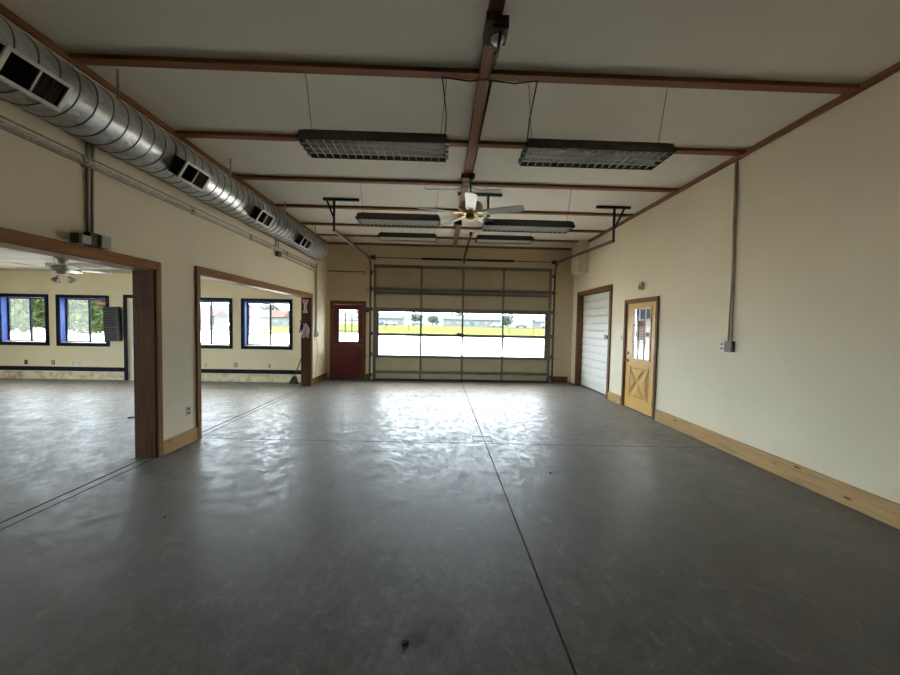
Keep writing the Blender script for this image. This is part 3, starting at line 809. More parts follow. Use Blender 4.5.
conduit('wall_conduit', 'pair of short pipes hanging from the duct to a small box over second opening', [[(c, 6.55, 3.2), (c, 6.55, 2.9)], [(c, 6.66, 3.2), (c, 6.66, 2.9)]], M['greyconduit'], .010)
t = thing('junction_box', 'small brown box high on left wall over the second opening', 'electrical box', (XL, 6.62, 2.86))
MB().box(XL, XL+.055, 6.55, 6.69, 2.81, 2.90).build('case', M['rust'], t, bevel=.004)
MB().box(XL+.055, XL+.06, 6.56, 6.68, 2.82, 2.89).build('cover', M['brownplate'], t)
conduit('wall_conduit', 'pipe from the small brown box to far corner, then down left wall', [[(c, 6.69, 2.85), (c, 8.50, 2.83), (c, 8.56, 2.80), (c, 8.57, 2.7), (c, 8.57, 1.30)], [(c, 8.66, 3.05), (c, 8.66, 1.30)]], M['conduit'], .010)
t = thing('wall_outlet', 'dark outlet box at the foot of the corner pipe near the red door', 'outlet', (XL, 8.62, 1.26))
MB().box(XL, XL+.05, 8.55, 8.70, 1.19, 1.30).build('box', M['boxgrey'], t, bevel=.004)
MB().box(XL+.05, XL+.055, 8.57, 8.68, 1.2, 1.29).build('face', M['black'], t)
conduit('loose_cable', 'thin dark cable looping down from the corner outlet to floor', [[(c, 8.63, 1.19), (c+.01, 8.70, 1.0), (c+.01, 8.72, .75), (c, 8.66, .5), (c, 8.6, .3), (c, 8.63, .17)]], M['greyconduit'], .005, 'cable')

# right wall conduit + outlet
cr = XR-.013
conduit('wall_conduit', 'twin thin pipes dropping down the right wall from ceiling to outlet', [[(cr, 4.255, ZC-.08), (cr, 4.225, 2.2), (cr, 4.235, 1.42)], [(cr, 4.235, ZC-.08), (cr, 4.205, 2.2), (cr, 4.185, 1.42)]], M['conduit'], .0095)
t = thing('wall_outlet', 'white double socket beside a brown box halfway up right wall', 'outlet', (XR, 4.23, 1.35))
MB().box(XR-.055, XR, 4.14, 4.25, 1.285, 1.42).build('box', M['brownplate'], t, bevel=.004)
MB().box(XR-.05, XR, 4.252, 4.325, 1.285, 1.415).build('plate', M['whiteplate'], t, bevel=.003)
for z in (1.322, 1.378):
    MB().lathe([(.017, 0), (.017, .004)], (XR-.049, 4.288, z), 14, (-1,0,0)).build('socket', M['brownplate'], t)
t = thing('wall_sensor', 'small grey box on the right wall above the mustard door', 'sensor', (XR, 6.17, 2.34))
MB().box(XR-.05, XR, 6.13, 6.22, 2.27, 2.41).build('case', M['boxgrey'], t, bevel=.006)
MB().box(XR-.056, XR-.049, 6.145, 6.205, 2.29, 2.35).build('lens', M['darksteel'], t, bevel=.002)
t = thing('light_switch', 'ivory light switch on the wall left of mustard door', 'switch', (XR, 6.80, 1.36))
MB().box(XR-.008, XR, 6.765, 6.84, 1.31, 1.425).build('plate', M['plate'], t, bevel=.002)
MB().box(XR-.02, XR-.007, 6.795, 6.81, 1.355, 1.38).build('toggle', M['brownplate'], t)
# pier outlet
t = thing('wall_outlet', 'ivory double socket low on the wall pier between two openings', 'outlet', (XL, 4.31, .41))
MB().box(XL, XL+.008, 4.275, 4.35, .355, .47).build('plate', M['plate'], t, bevel=.002)
for z in (.388, .437):
    MB().box(XL+.008, XL+.0095, 4.29, 4.335, z-.015, z+.015).build('socket', M['brownplate'], t)
# annex outlets
def outlet(x, z, mat, label, fc):
    t = thing('wall_outlet', label, 'outlet', (x, DA, z), 'outlets under the side room windows')
    MB().box(x-.037, x+.037, DA-.008, DA, z-.058, z+.058).build('plate', mat, t, bevel=.002)
    for dz in (-.025, .025): MB().box(x-.02, x+.02, DA-.0095, DA-.007, z+dz-.016, z+dz+.016).build('socket', fc, t)
outlet(-10.42, .42, M['brownplate'], 'dark brown outlet under leftmost blue-trimmed window', M['black'])
outlet(-9.76, .42, M['brownplate'], 'brown outlet on the wall between the two windows at far left', M['plate'])
outlet(-9.27, .40, M['whiteplate'], 'left plate of the white outlet pair under the window with a red sticker', M['boxgrey'])
outlet(-9.13, .40, M['whiteplate'], 'right plate of the white outlet pair under the window with a red sticker', M['boxgrey'])
outlet(-5.98, .41, M['plate'], 'ivory outlet close beside the wall pier, under the half-hidden window', M['boxgrey'])
outlet(-5.23, .43, M['brownplate'], 'brown outlet between the two windows in the second opening', M['plate'])
outlet(-4.38, .42, M['plate'], 'tan outlet under the window seen whole through second opening', M['brownplate'])

# ------------------------------------------------------------------ louvered pendant lights
def louver_light(x0, x1, y0, y1, zb, label, group='hanging louvered lights'):
    cx, cy = (x0+x1)/2, (y0+y1)/2; L, Wd, H = x1-x0, y1-y0, .10
    t = thing('hanging_light', label, 'ceiling light', (cx, cy, zb), group)
    # housing: shallow tray, open below, sloping sides
    m = MB(); th = .008; tp = .045
    m.prism([(y0, zb), (y0+th, zb), (y0+tp+th, zb+H-th), (y0+tp, zb+H)], 0, x0, x1)
    m.prism([(y1, zb), (y1-th, zb), (y1-tp-th, zb+H-th), (y1-tp, zb+H)], 0, x0, x1)
    m.box(x0, x1, y0+tp, y1-tp, zb+H-th, zb+H)
    m.prism([(y0+.004, zb), (y1-.004, zb), (y1-tp-.004, zb+H-.002), (y0+tp+.004, zb+H-.002)], 0, x0, x0+th)
    m.prism([(y0+.004, zb), (y1-.004, zb), (y1-tp-.004, zb+H-.002), (y0+tp+.004, zb+H-.002)], 0, x1-th, x1)
    m.box(x0+.02, x1-.02, cy-.09, cy+.09, zb+H, zb+H+.025)
    m.build('housing', M['housing'], t, bevel=.002)
    m = MB(); nx, ny = 18, 4
    for k in range(1, nx):
        x = x0+L*k/nx; m.box(x-.0018, x+.0018, y0+th+.006, y1-th-.006, zb+.002, zb+.014)
    for k in range(1, ny):
        y = y0+Wd*k/ny; m.box(x0+th, x1-th, y-.003, y+.003, zb+.002, zb+.014)
    m.build('louver_grid', M['louver'], t)
    for k in range(3):
        y = y0+Wd*(k+1)/4+.0; 
        MB().tube([(x0+.03, y, zb+.031), (x1-.03, y, zb+.031)], .0125, 10).build('lamp_tube', M['tubeglass'], t)
    m = MB(); m.box(x0+.02, x1-.02, y0+tp+.02, y1-tp-.02, zb+.046, zb+.050); m.build('reflector', M['white'], t)
    for k in range(4):   # end cap lugs
        for xx in (x0-.018, x1+.0):
            y = y0+Wd*(k+.5)/4; MB().box(xx, xx+.018, y-.022, y+.022, zb+.012, zb+.05).build('end_lug', M['black'], t)
    for xx, xt in ((x0+.07, x0+.02), (x1-.06, x1-.01)):
        MB().tube([(xx, cy, zb+H+.02), (xt, cy-.03, ZC)], .0028, 6).build('suspension_wire', M['darksteel'], t)
    return t
def feed(t, xa, ya, zb, xt, yt):
    MB().tube([(xa, ya, zb+.12), (xa+.012, ya-.02, (zb+ZC)/2), (xt, yt, ZC-.06)], .0055, 6).build('feed_cable', M['black'], t)
a = louver_light(-1.26, .02, 2.97, 3.31, 3.12, 'dark louvered light hanging at left, nearest row to the viewer')
feed(a, -.0, 3.12, 3.12, -.03, 3.01)
b = louver_light(.735, 2.045, 2.99, 3.34, 3.12, 'dark louvered light hanging at right, nearest row to the viewer')
feed(b, .755, 3.14, 3.12, .80, 3.01)
louver_light(-1.31, -.06, 5.19, 5.54, 3.13, 'louvered light left of the brass fan, middle row')
louver_light(.64, 2.02, 5.20, 5.55, 3.09, 'louvered light right of the brass fan, middle row')
louver_light(-1.42, -.15, 7.55, 7.88, 3.465, 'small-looking louvered light at left in the farthest row')
louver_light(.76, 2.03, 7.55, 7.88, 3.465, 'small-looking louvered light at right in the farthest row')

# cables along the joist and battens
tag(MB().tube([(.40, 2.45, ZC-.07), (.405, 2.7, ZC-.09), (.36, 3.01, ZC-.07), (.2, 3.01, ZC-.085), (-.03, 3.01, ZC-.06)], .006, 6).tube([(.36, 3.01, ZC-.07), (.6, 3.01, ZC-.09), (.80, 3.01, ZC-.06)], .006, 6).build('ceiling_cable', M['black'], origin=(.36, 3.0, ZC-.06)),
    'black cable along the ceiling joist feeding both nearest lights', 'cable')
tag(MB().tube([(.34, 5.2, ZC-.1), (.2, 5.37, ZC-.075), (-.25, 5.37, ZC-.09), (-.3, 5.37, ZC-.06)], .005, 6).tube([(.34, 5.2, ZC-.1), (.6, 5.37, ZC-.08), (.9, 5.37, ZC-.06)], .005, 6).build('ceiling_cable', M['black'], origin=(.34, 5.2, ZC-.06)),
    'black cable along the batten behind the brass fan', 'cable')
conduit('ceiling_conduit', 'thin brown pipe hugging the right side of ceiling joist', [[(.405, 3.05, ZC-.02), (.405, 5.25, ZC-.02)]], M['rust'], .012)

# fan mounting blocks
def mount(x, y, label, cap):
    t = thing('fan_mount', label, 'fan mount', (x, y, ZC))
    MB().box(x-.075, x+.02, y-.10, y+.12, ZC-.13, ZC-.067).build('wood_block', M['jamb'], t, bevel=.004)
    MB().box(x-.03, x+.085, y-.07, y+.08, ZC-.155, ZC-.066).build('dark_box', M['black'], t, bevel=.004)
    if cap:
        MB().lathe([(.0,-.03),(.035,-.028),(.047,-.01),(.048,0)], (x+.02, y+.02, ZC-.155), 24).build('white_canopy', M['white'], t)
        MB().tube([(x+.03, y-.05, ZC-.17), (x+.03, y+.02, ZC-.195), (x+.035, y+.10, ZC-.19), (x+.03, y+.2, ZC-.12), (x+.05, y+.35, ZC-.09)], .011, 8).build('dangling_wire', M['black'], t)
mount(.345, 2.46, 'empty fan mount with white canopy and dangling black wire, near the viewer', True)
mount(.30, 7.05, 'small dark empty fan mount on the joist beyond the brass fan', False)

# ------------------------------------------------------------------ ceiling fans
def blade_mesh(m, ang, r0, r1, w0, w1, z, cx, cy, pitch=.2, th=.007):
    ca, sa = math.cos(ang), math.sin(ang)
    prof = [(r0, w0*.75), (r0+.03, w0), (r0+(r1-r0)*.5, (w0+w1)/2), (r1-.06, w1), (r1-.015, w1*.8), (r1, w1*.45)]
    def P(r, s, h):
        zz = z+s*math.sin(pitch)+h; ss = s*math.cos(pitch)
        return (cx+r*ca-ss*sa, cy+r*sa+ss*ca, zz)
    top = [m.v(P(r, w/2, th)) for r, w in prof]+[m.v(P(r, -w/2, th)) for r, w in prof[::-1]]
    bot = [m.v(P(r, w/2, 0)) for r, w in prof]+[m.v(P(r, -w/2, 0)) for r, w in prof[::-1]]
    m.face(top); m.face(bot[::-1]); n = len(top)
    for i in range(n): m.face([top[i], bot[i], bot[(i+1) % n], top[(i+1) % n]])
FX, FY, FZ = .385, 4.87, 3.14
t = thing('ceiling_fan', 'brass ceiling fan with pale blades hanging from middle of the joist', 'ceiling fan', (FX, FY, ZC))
MB().box(FX-.14, FX-.01, FY-.04, FY+.10, ZC-.13, ZC-.066).build('mounting_block', M['jamb'], t, bevel=.004)
MB().lathe([(.0,-.075),(.03,-.075),(.055,-.05),(.062,0)], (FX, FY, ZC-.066), 24).build('canopy', M['black'], t)
MB().tube([(FX, FY, ZC-.1), (FX, FY, FZ+.16)], .013, 12).build('downrod', M['darksteel'], t)
MB().lathe([(.02,.21),(.05,.20),(.06,.17),(.12,.165),(.165,.14),(.178,.10),(.17,.06),(.12,.035),(.10,.0),(.05,-.005)], (FX, FY, FZ), 36).build('motor', M['brass'], t)
MB().lathe([(.05,0),(.062,-.01),(.065,-.05),(.05,-.075),(.015,-.085),(.0,-.086)], (FX, FY, FZ), 28).build('switch_housing', M['brass'], t)
for k in range(5):
    ang = math.radians(-94+72*k)
    m = MB(); blade_mesh(m, ang, .17, .76, .13, .16, FZ+.005, FX, FY, pitch=-.21)
    bl_ = m.build('blade', M['blade_lit'] if k in (0,) else M['blade'], t)
    if k == 0: bl_['label'] = 'blade pointing toward the viewer, coloured white as lit'
    ca, sa = math.cos(ang), math.sin(ang)
    m = MB()
    m.bar((FX+.07*ca, FY+.07*sa, FZ+.02), (FX+.21*ca, FY+.21*sa, FZ+.004), .035, .01)
    m.bar((FX+.19*ca-.03*sa, FY+.19*sa+.03*ca, FZ-.004), (FX+.27*ca-.03*sa, FY+.27*sa+.03*ca, FZ-.004), .018, .008)
    m.bar((FX+.19*ca+.03*sa, FY+.19*sa-.03*ca, FZ+.002), (FX+.27*ca+.03*sa, FY+.27*sa-.03*ca, FZ+.002), .018, .008)
    m.build('blade_iron', M['brass'], bl_)
MB().tube([(FX+.05, FY-.04, FZ-.07), (FX+.05, FY-.04, FZ-.26)], .002, 5).lathe([(0,-.02),(.007,-.012),(.007,0),(0,.008)], (FX+.05, FY-.04, FZ-.27), 10).build('pull_chain', M['brass'], t)

GX, GY, GZ = -7.19, 6.62, 2.44
t = thing('ceiling_fan', 'pewter ceiling fan with three glass shades in the side room', 'ceiling fan', (GX, GY, ZA))
MB().lathe([(.04,.02),(.07,.03),(.075,.10),(.06,.13),(.09,.16),(.10,.2),(.09,ZA-GZ)], (GX, GY, GZ), 28).build('canopy', M['pewter'], t)
MB().lathe([(.03,-.07),(.06,-.06),(.07,-.02),(.13,.0),(.15,.03),(.14,.08),(.08,.1)], (GX, GY, GZ), 32).build('motor', M['pewter'], t)
for k in range(5):
    ang = math.radians(188+72*k)
    m = MB(); blade_mesh(m, ang, .2, .68, .12, .145, GZ+.03, GX, GY, pitch=-.14)
    bb = m.build('blade', M['blade'] if k in (0, 2, 3) else M['blade_lit'], t)
    ca, sa = math.cos(ang), math.sin(ang)
    MB().bar((GX+.1*ca, GY+.1*sa, GZ+.03), (GX+.26*ca, GY+.26*sa, GZ+.024), .05, .01).build('blade_iron', M['pewter'], bb)
for k in range(3):
    a = math.radians(47+120*k); d = Vector((math.cos(a)*.6, math.sin(a)*.6, -.8)); c0 = Vector((GX+.04*math.cos(a), GY+.04*math.sin(a), GZ-.05))+d*.06
    MB().lathe([(.02,0),(.028,.02),(.045,.06),(.065,.12),(.06,.12),(.04,.06),(.015,.02)], c0, 20, d).build('glass_shade', M['frost'], t)
tag(MB().box(-8.4, XL-TW-.01, 7.42, 7.52, ZA-.09, ZA).build('ceiling_beam', M['boxgrey'], origin=(-6, 7.47, ZA), bevel=.004), 'grey beam under the low ceiling right of side room fan', 'beam', kind='structure')

# ------------------------------------------------------------------ louvered heater on the side room wall
def hxf(p):
    a = math.radians(1.5)
    c, s = math.cos(a), math.sin(a); x, z = p[0], p[2]
    return (-8.235+x*c-z*s, DA-.0-p[1]*.55, 1.42+x*s+z*c)
t = thing('wall_heater', 'charcoal louvered heater on the wall between window and white door', 'heater', (-8.26, DA-.1, .98))
m = MB(hxf); m.box(-.19, .19, .03, .17, -.43, .43); m.build('cabinet', M['heater'], t, bevel=.012)
m = MB(hxf)
for k in range(9):
    z = -.22+k*.066
    m.prism([(.168, z), (.19, z-.012), (.194, z-.006), (.172, z+.018)], 0, -.165, .135)
m.build('louvers', M['heaterfin'], t)
m = MB(hxf)
pr = [(.195, -.40), (.215, -.3), (.225, 0), (.215, .3), (.18, .42), (.165, .42), (.165, -.40)]
m.prism(pr, 0, .14, .175); m.build('curved_side', M['heaterfin'], t, bevel=.003)
MB(hxf).box(-.17, .13, .168, .18, -.40, -.27).build('lower_panel', M['heater'], t, bevel=.003)
MB().box(-8.33, -8.16, DA-.06, DA, 1.2, 1.6).build('wall_bracket', M['darksteel'], t)

# broom, cloth and tag at the post of second opening
t = thing('broom', 'dark broom leaning behind the post of the second opening', 'broom', (-3.7, 8.55, 0))
MB().tube([(-3.68, 8.56, .16), (-3.53, 8.60, .60), (-3.42, 8.63, .95)], .013, 8).build('handle', M['handle'], t)
m = MB(); m.prism([(-3.80, 0), (-3.57, 0), (-3.60, .10), (-3.63, .19), (-3.70, .19), (-3.76, .10)], 1, 8.52, 8.59); m.build('bristles', M['bristle'], t, bevel=.008)
t = thing('hanging_tag', 'pale tag with flared ends high on the dark post by second opening', 'tag', (-3.30, O2[1]-.03, 2.0))
yj = O2[1]-.03
m = MB(); m.prism([(-3.37, 2.10), (-3.23, 2.10), (-3.24, 2.03), (-3.265, 2.0), (-3.265, 1.86), (-3.24, 1.82), (-3.25, 1.78), (-3.35, 1.78), (-3.36, 1.82), (-3.335, 1.86), (-3.335, 2.0), (-3.36, 2.03)], 1, yj-.006, yj); m.build('card', M['rag'], t)
MB().box(-3.345, -3.255, yj-.008, yj-.006, 2.05, 2.065).build('printed_bar', M['redpaper'], t)
t = thing('hanging_cloth', 'crumpled pink-white cloth hung on dark post beside the broom', 'cloth', (-3.30, yj, 1.5))
m = MB(); nx, nz = 10, 12; V = []
for j in range(nz+1):
    row = []
    for i in range(nx+1):
        u = i/nx-.5; v_ = j/nz
        wid = .06+.10*v_-.03*v_*v_
        row.append(m.v((-3.29+u*wid*1.6+.02*math.sin(5*v_), yj-.03-.022*math.sin(u*19+v_*2)-.008*math.cos(9*v_), 1.52-.34*v_+.015*math.sin(u*9))))
    V.append(row)
for j in range(nz):
    for i in range(nx): m.face([V[j][i], V[j][i+1], V[j+1][i+1], V[j+1][i]], True)
o = m.build('fabric', M['rag'], t, closed=False); so = o.modifiers.new('thick', 'SOLIDIFY'); so.thickness = .006
MB().tube([(-3.30, yj, 1.56), (-3.30, yj-.05, 1.55), (-3.30, yj-.055, 1.51)], .008, 8).box(-3.33, -3.27, yj-.01, yj, 1.53, 1.59).build('hook', M['black'], t)
t = thing('hanging_tool', 'small dark tool hung on post at the left of pink cloth', 'tool', (-3.40, yj, 1.45))
MB().tube([(-3.385, yj-.02, 1.58), (-3.41, yj-.025, 1.40), (-3.43, yj-.03, 1.30)], [.012, .016, .012], 8).build('grip', M['black'], t)
MB().box(-3.42, -3.36, yj-.035, yj, 1.56, 1.60).build('head', M['darksteel'], t, bevel=.004)

# floor drain
t = thing('floor_drain', 'small rectangular iron drain grate in the floor at the joint crossing', 'drain', (.59, 4.6, 0))
m = MB(); x0, x1, y0, y1 = .455, .725, 4.49, 4.71
m.box(x0, x1, y0, y0+.022, -.02, .003); m.box(x0, x1, y1-.022, y1, -.02, .003); m.box(x0, x0+.022, y0+.022, y1-.022, -.02, .003); m.box(x1-.022, x1, y0+.022, y1-.022, -.02, .003)
m.build('frame', M['black'], t, bevel=.001)
m = MB()
for k in range(9): x = x0+.034+k*.0245; m.box(x, x+.013, y0+.022, y1-.022, -.015, .002)
m.build('grate', M['steel'], t)
# small litter on the floor
for k, (x, y, s) in enumerate(((1.19, 3.52, .018), (-.15, 1.60, .02), (-4.85, 5.4, .05), (-2.15, 2.67, .012))):
    lab = ['dark crumb of dirt on the floor right of the centre joint', 'dark crumb of dirt on the floor nearest the viewer', 'flat brown leaf on side room floor beyond nearest opening', 'tiny dark pebble on floor in front of the wall pier'][k]
    m = MB()
    ring = [(x+s*random.uniform(.6,1.3)*math.cos(2*PI*i/9), y+s*random.uniform(.5,1.1)*math.sin(2*PI*i/9)) for i in range(9)]
    m.prism(ring, 2, 0, s*.3)
    tag(m.build('floor_crumb', M['jamb'], origin=(x, y, 0), bevel=.001), lab, 'debris')

# ------------------------------------------------------------------ outdoors
def gplane(name, x0, x1, y0, y1, z, mat, label, cat):
    return struct(name, MB().box(x0, x1, y0, y1, z-.3, z), mat, label, cat)
g = MB()
g.box(-160, 160, D+.2, 54, -.36, -.06); g.box(XR+.2, 160, -60, D+.2, -.36, -.06); g.box(-160, XA-.2, -60, D+.2, -.36, -.06); g.box(XA-.2, XR+.2, -60, YB-.2, -.36, -.06); g.box(XA-.2, XL-TW, DA+TA, D+.2, -.36, -.06)
struct('ground_lot', g, M['lot'], 'pale bare gravel lot outside the windows', 'lot')
# lawn bank rising toward the left
m = MB(); nx, ny = 24, 8; V = []
for j in range(ny+1):
    row = []
    for i in range(nx+1):
        x = -34+i*(140/nx); y = 54+j*(62/ny); f = j/ny
        h = -.055+f*f*(1.0 if x < 10 else .85)+.05*math.sin(x*.3+y*.2)*f
        row.append(m.v((x, y, h)))
    V.append(row)
for j in range(ny):
    for i in range(nx): m.face([V[j][i], V[j][i+1], V[j+1][i+1], V[j+1][i]], True)
o = m.build('lawn', M['lawn'], closed=False); tag(o, 'bright green lawn across the lot, seen through overhead door', 'lawn', kind='structure')
gplane('lawn_patch', -27.5, -21, 40, 53.5, -.045, M['lawn'], 'small patch of lawn seen through the second opening window', 'lawn')
gplane('road', -160, 160, 116, 132, 1.0, M['road'], 'pale road beyond the lawn', 'road')
gplane('road_left', -160, -34.2, 54.2, 80, -.02, M['road'], 'pale road beyond the lot on the left', 'road')
gplane('field', -160, 200, 132.2, 240, .95, M['lawn'], 'field behind the road', 'field')
gplane('field_left', -160, -34.2, 80.2, 115.8, -.0, M['lawn'], 'grass verge behind the left road', 'field')
def hill(name, x0, x1, y, h, label):
    m = MB(); n = 40; V = []
    for i in range(n+1):
        f = i/n; x = x0+(x1-x0)*f
        hh = h*(.62+.25*math.sin(f*6.1+1)+.13*math.sin(f*17))*math.sin(PI*min(1, max(0.02, f)))**.4
        V.append([m.v((x, y-30, .5)), m.v((x, y-10, hh*.7+.5)), m.v((x, y+8, hh+.5)), m.v((x, y+40, .5))])
    for a, b in zip(V, V[1:]):
        for k in range(3): m.face([a[k], a[k+1], b[k+1], b[k]], True)
    o = m.build(name, M['hill'], closed=False); return tag(o, label, 'hill', kind='structure')
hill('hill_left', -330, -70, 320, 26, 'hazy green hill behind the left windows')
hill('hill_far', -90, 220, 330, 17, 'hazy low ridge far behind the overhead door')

def tree_mesh(nleaf, rx, rz, zc, size):
    m = MB(); rnd = random.Random(3)
    lobes = [(rnd.uniform(-.6,.6)*rx, rnd.uniform(-.6,.6)*rx, zc+rnd.uniform(-.6,.6)*rz, rnd.uniform(.4,.62)) for _ in range(13)]
    for i in range(nleaf):
        lx, ly, lz, lr = lobes[i % len(lobes)]
        d = Vector((rnd.gauss(0,1), rnd.gauss(0,1), rnd.gauss(0,1))).normalized()*rnd.uniform(.55,1)
        c = Vector((lx+d.x*rx*lr, ly+d.y*rx*lr, lz+d.z*rz*lr))
        u = Vector((rnd.gauss(0,1), rnd.gauss(0,1), rnd.gauss(0,.6))).normalized(); w_ = u.orthogonal().normalized()
        s = size*rnd.uniform(.6,1.3)
        m.face([m.v(c-u*s), m.v(c+w_*s*.5), m.v(c+u*s), m.v(c-w_*s*.5)])
    return m
def make_tree(name, label, loc, leafmat, nleaf, rx, rz, zc, size, trunk, group):
    t = thing(name, label, 'tree', loc, group)
    m = tree_mesh(nleaf, rx, rz, zc, size); L = Vector(loc)
    for v in m.bm.verts: v.co += L
    m.build('crown', leafmat, t, closed=False)
    m = MB(); m.tube([L, L+Vector((.1,0,zc*.5)), L+Vector((0,.1,zc))], [trunk, trunk*.8, trunk*.5], 8)
    m.tube([L+Vector((.08,0,zc*.4)), L+Vector((rx*.4,.2,zc))], [trunk*.5, trunk*.25], 6); m.tube([L+Vector((.05,0,zc*.45)), L+Vector((-rx*.4,-.2,zc*1.05))], [trunk*.5, trunk*.25], 6)
    m.build('trunk', M['bark'], t); return t
bt = make_tree('leafy_tree', 'leafy green tree outside, in the right half of leftmost window', (-44.2, 37, -.06), M['leaf'], 4200, 2.9, 2.9, 2.9, .27, .2, 'trees outside the left windows')
for i, (x, y, s, lab) in enumerate(((-37.6, 36.4, .98, 'leafy green tree outside, in the right half of window with red sticker'),
                               (-58.6, 47, 1.4, 'leafy green tree outside, in the left half of leftmost window'),
                               (-50.2, 46.6, 1.4, 'leafy green tree outside, in the left half of window with red sticker'),
                               (-42.0, 47, 1.4, 'leafy green tree outside, directly behind the grey heater'),
                               (-60.4, 57, 1.65, 'leafy green tree outside, behind the left half of window with red sticker'),
                               (-70.6, 57, 1.65, 'leafy green tree outside, far behind the left half of leftmost window'),
                               (-31.0, 37.0, 1.0, 'leafy green tree outside, seen past the white side room door'))):
    dup(bt, (x, y, -.06), lab, 1.3*i+.7, s)
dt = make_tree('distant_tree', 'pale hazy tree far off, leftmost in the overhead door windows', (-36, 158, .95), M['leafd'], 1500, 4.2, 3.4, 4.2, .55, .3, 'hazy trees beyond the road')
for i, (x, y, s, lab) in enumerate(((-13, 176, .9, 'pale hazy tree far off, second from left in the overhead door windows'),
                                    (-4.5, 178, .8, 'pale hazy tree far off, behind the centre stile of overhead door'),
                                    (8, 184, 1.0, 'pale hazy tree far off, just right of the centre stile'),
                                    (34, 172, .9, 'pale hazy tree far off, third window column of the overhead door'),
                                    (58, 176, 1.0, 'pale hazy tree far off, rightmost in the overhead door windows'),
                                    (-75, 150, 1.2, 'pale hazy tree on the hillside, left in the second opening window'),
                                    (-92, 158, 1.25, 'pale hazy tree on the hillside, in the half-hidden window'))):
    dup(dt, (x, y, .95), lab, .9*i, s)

def building(name, label, x, y, w_, d_, h, rh, wallm, roofm, z0=.9):
    t = thing(name, label, 'building', (x, y, z0), 'buildings beyond the road')
    MB().box(x-w_/2, x+w_/2, y-d_/2, y+d_/2, z0-.3, z0+h).build('walls', wallm, t)
    m = MB(); e = .5
    m.prism([(y-d_/2-e, z0+h), (y+d_/2+e, z0+h), (y, z0+h+rh)], 0, x-w_/2-e, x+w_/2+e); m.build('roof', roofm, t)
    n = max(2, int(w_/4))
    for k in range(n):
        xx = x-w_/2+w_*(k+.5)/n
        MB().box(xx-.7, xx+.7, y-d_/2-.06, y-d_/2+.1, z0+1.0, z0+2.2).build('window', M['bglass'], t)
    MB().box(x-.5, x+.5, y-d_/2-.05, y-d_/2+.1, z0, z0+2.1).build('door', M['broof'], t)
    return t
building('low_building', 'pale low building with a slate roof, behind the centre of the overhead door', 14, 158, 26, 9, 3.2, 1.8, M['bwall'], M['broof'])
building('house', 'pale house with a slate roof, left in the overhead door windows', -24, 150, 14, 8, 3.0, 2.2, M['bwall'], M['broof'])
building('shed', 'small pale shed, right in the overhead door windows', 47, 150, 11, 7, 2.8, 1.6, M['bwall'], M['broof'])
building('house', 'house with a reddish roof, in the second opening window', -60, 116, 16, 8, 3.0, 2.4, M['bwall'], M['broofr'], -.0)
building('house', 'house with a reddish roof, in the half-hidden window', -86, 120, 18, 8, 3.0, 2.6, M['bwall'], M['broofr'], -.0)

def make_car(name, label, loc, body):
    x, y, z = loc; t = thing(name, label, 'car', loc, 'cars along the far road')
    side = [(-2.2,.35),(2.2,.35),(2.25,.75),(1.5,.95),(-2.15,1.0),(-2.25,.7)]
    m = MB(); m.prism([(x+a, z+b) for a, b in side], 1, y-.85, y+.85); m.build('body', body, t, bevel=.08)
    m = MB(); m.prism([(x-1.7, z+.95), (x+.95, z+.95), (x+.3, z+1.5), (x-1.3, z+1.5)], 1, y-.75, y+.75); m.build('cabin', M['bglass'], t, bevel=.06)
    m = MB(); m.prism([(x-1.3, z+1.48), (x+.3, z+1.48), (x+.25, z+1.55), (x-1.25, z+1.55)], 1, y-.72, y+.72); m.build('car_roof', body, t, bevel=.03)
    for wx_ in (-1.35, 1.35):
        for wy in (-.86, .7):
            MB().lathe([(.12,0),(.34,0),(.34,.16),(.12,.16)], (x+wx_, y+wy, z+.34), 16, (0,1,0)).build('wheel', M['tyre'], t)
    return t
make_car('parked_car', 'blue car far off, right of the overhead door windows', (29.5, 124, 1.0), M['carblue'])
make_car('parked_car', 'grey car far off, farthest right in the overhead door windows', (38.2, 121, 1.0), M['cargrey'])
make_car('parked_car', 'white car far off, left end of overhead door windows', (-18, 121, 1.0), M['carwhite'])
make_car('parked_car', 'blue car far off, near the left end of overhead door windows', (-21.5, 126, 1.0), M['carblue'])
make_car('parked_car', 'grey car far off, in the second column of overhead door windows', (-8.5, 122, 1.0), M['cargrey'])
make_car('parked_car', 'white car far off, right of the centre stile of overhead door', (20.5, 123, 1.0), M['carwhite'])
def goal(x, y, z, w_, h, d_, label):
    m = MB()
    P = lambda a, b, c: (x+a, y+b, z+c)
    m.tube([P(-w_/2,0,0), P(-w_/2,0,h), P(w_/2,0,h), P(w_/2,0,0)], .05, 8)
    m.tube([P(-w_/2,0,h), P(-w_/2,d_*.3,h), P(-w_/2,d_,0), P(w_/2,d_,0), P(w_/2,d_*.3,h), P(w_/2,0,h)], .04, 8)
    tag(m.build('goal_frame', M['goal'], origin=(x, y, z)), label, 'goal frame')
goal(-9.6, 74, .03, 5.0, 2.6, 1.6, 'large grey tube frame on the lawn, left overhead door window')
goal(15.8, 66, .0, 4.8, 1.2, 1.0, 'low grey tube frame on the lawn, right overhead door window')

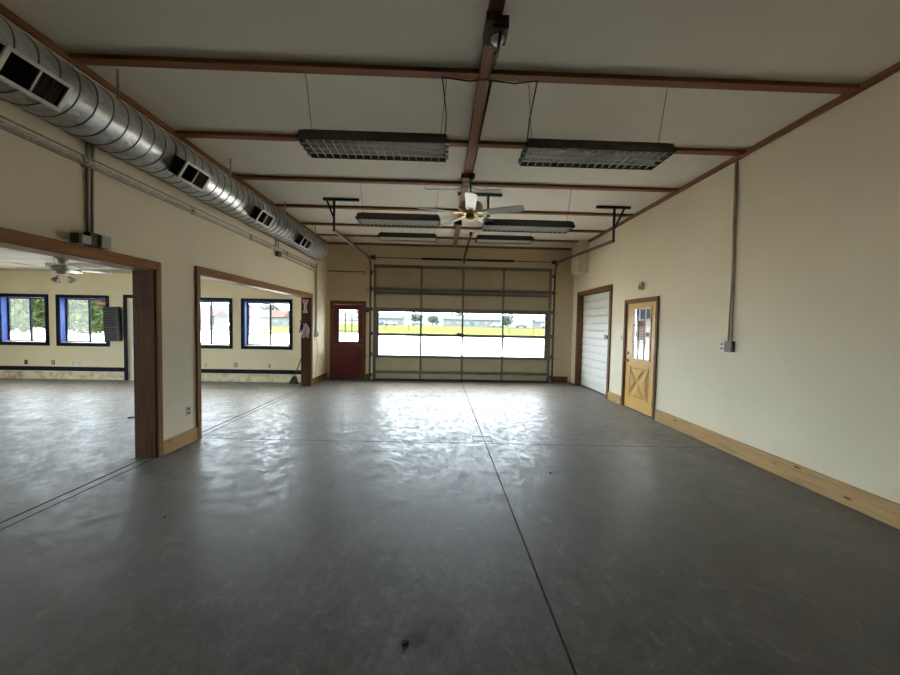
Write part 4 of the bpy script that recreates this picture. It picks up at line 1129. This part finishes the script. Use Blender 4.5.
# neighbour building beyond the mustard door
t = thing('neighbour_building', 'white building with dark eave seen through the mustard door window', 'building', (17, 26, -.06))
MB().box(16, 20, 12, 44, -.06, 2.3).build('walls', M['whitewall'], t)
MB().box(15.3, 20.6, 11.5, 44.5, 2.3, 4.6).build('roof', M['darkroof'], t)
MB().box(15.9, 16.0, 12, 44, .95, 1.25).build('dark_band', M['darkroof'], t)

# ------------------------------------------------------------------ light: overcast daylight
wd = bpy.data.worlds.new('overcast'); sc.world = wd; wd.use_nodes = True
nt = wd.node_tree; nt.nodes.clear()
out = N(nt, 'ShaderNodeOutputWorld'); bg = N(nt, 'ShaderNodeBackground')
tc = N(nt, 'ShaderNodeTexCoord'); sx = N(nt, 'ShaderNodeSeparateXYZ')
nt.links.new(tc.outputs['Generated'], sx.inputs[0])
cr_ = ramp(nt, sx.outputs[2], [(0.0, (.76,.88,1.0)), (.3, (.84,.93,1.0)), (.6, (1,.97,.92)), (1.0, (1,.96,.88))])
nt.links.new(cr_, bg.inputs[0]); bg.inputs[1].default_value = 20.0
nt.links.new(bg.outputs[0], out.inputs[0])

# ------------------------------------------------------------------ camera
cam = bpy.data.cameras.new('camera'); co = bpy.data.objects.new('camera', cam); COL.objects.link(co)
F, PIT, YAW, ROL = 338.0, -.0374, .0267, .0192
cam.sensor_fit = 'HORIZONTAL'; cam.sensor_width = 36; cam.lens = 36*F/900; cam.clip_start = .05; cam.clip_end = 1000
fw = Vector((math.sin(YAW)*math.cos(PIT), math.cos(YAW)*math.cos(PIT), math.sin(PIT)))
rt = Vector((math.cos(YAW), -math.sin(YAW), 0)); up = rt.cross(fw)
rt2 = math.cos(ROL)*rt+math.sin(ROL)*up; up2 = -math.sin(ROL)*rt+math.cos(ROL)*up
mw = Matrix((rt2, up2, -fw)).transposed().to_4x4(); mw.translation = Vector((0, 0, 1.56))
co.matrix_world = mw
sc.camera = co

sc.view_settings.view_transform = 'Standard'; sc.view_settings.look = 'None'
sc.view_settings.gamma = 1; sc.view_settings.use_curve_mapping = False
sc.view_settings.exposure = 0.1
try:
    sc.cycles.use_denoising = True; sc.cycles.max_bounces = 16; sc.cycles.diffuse_bounces = 10
    sc.cycles.transparent_max_bounces = 24; sc.cycles.sample_clamp_indirect = 6
except Exception:
    pass
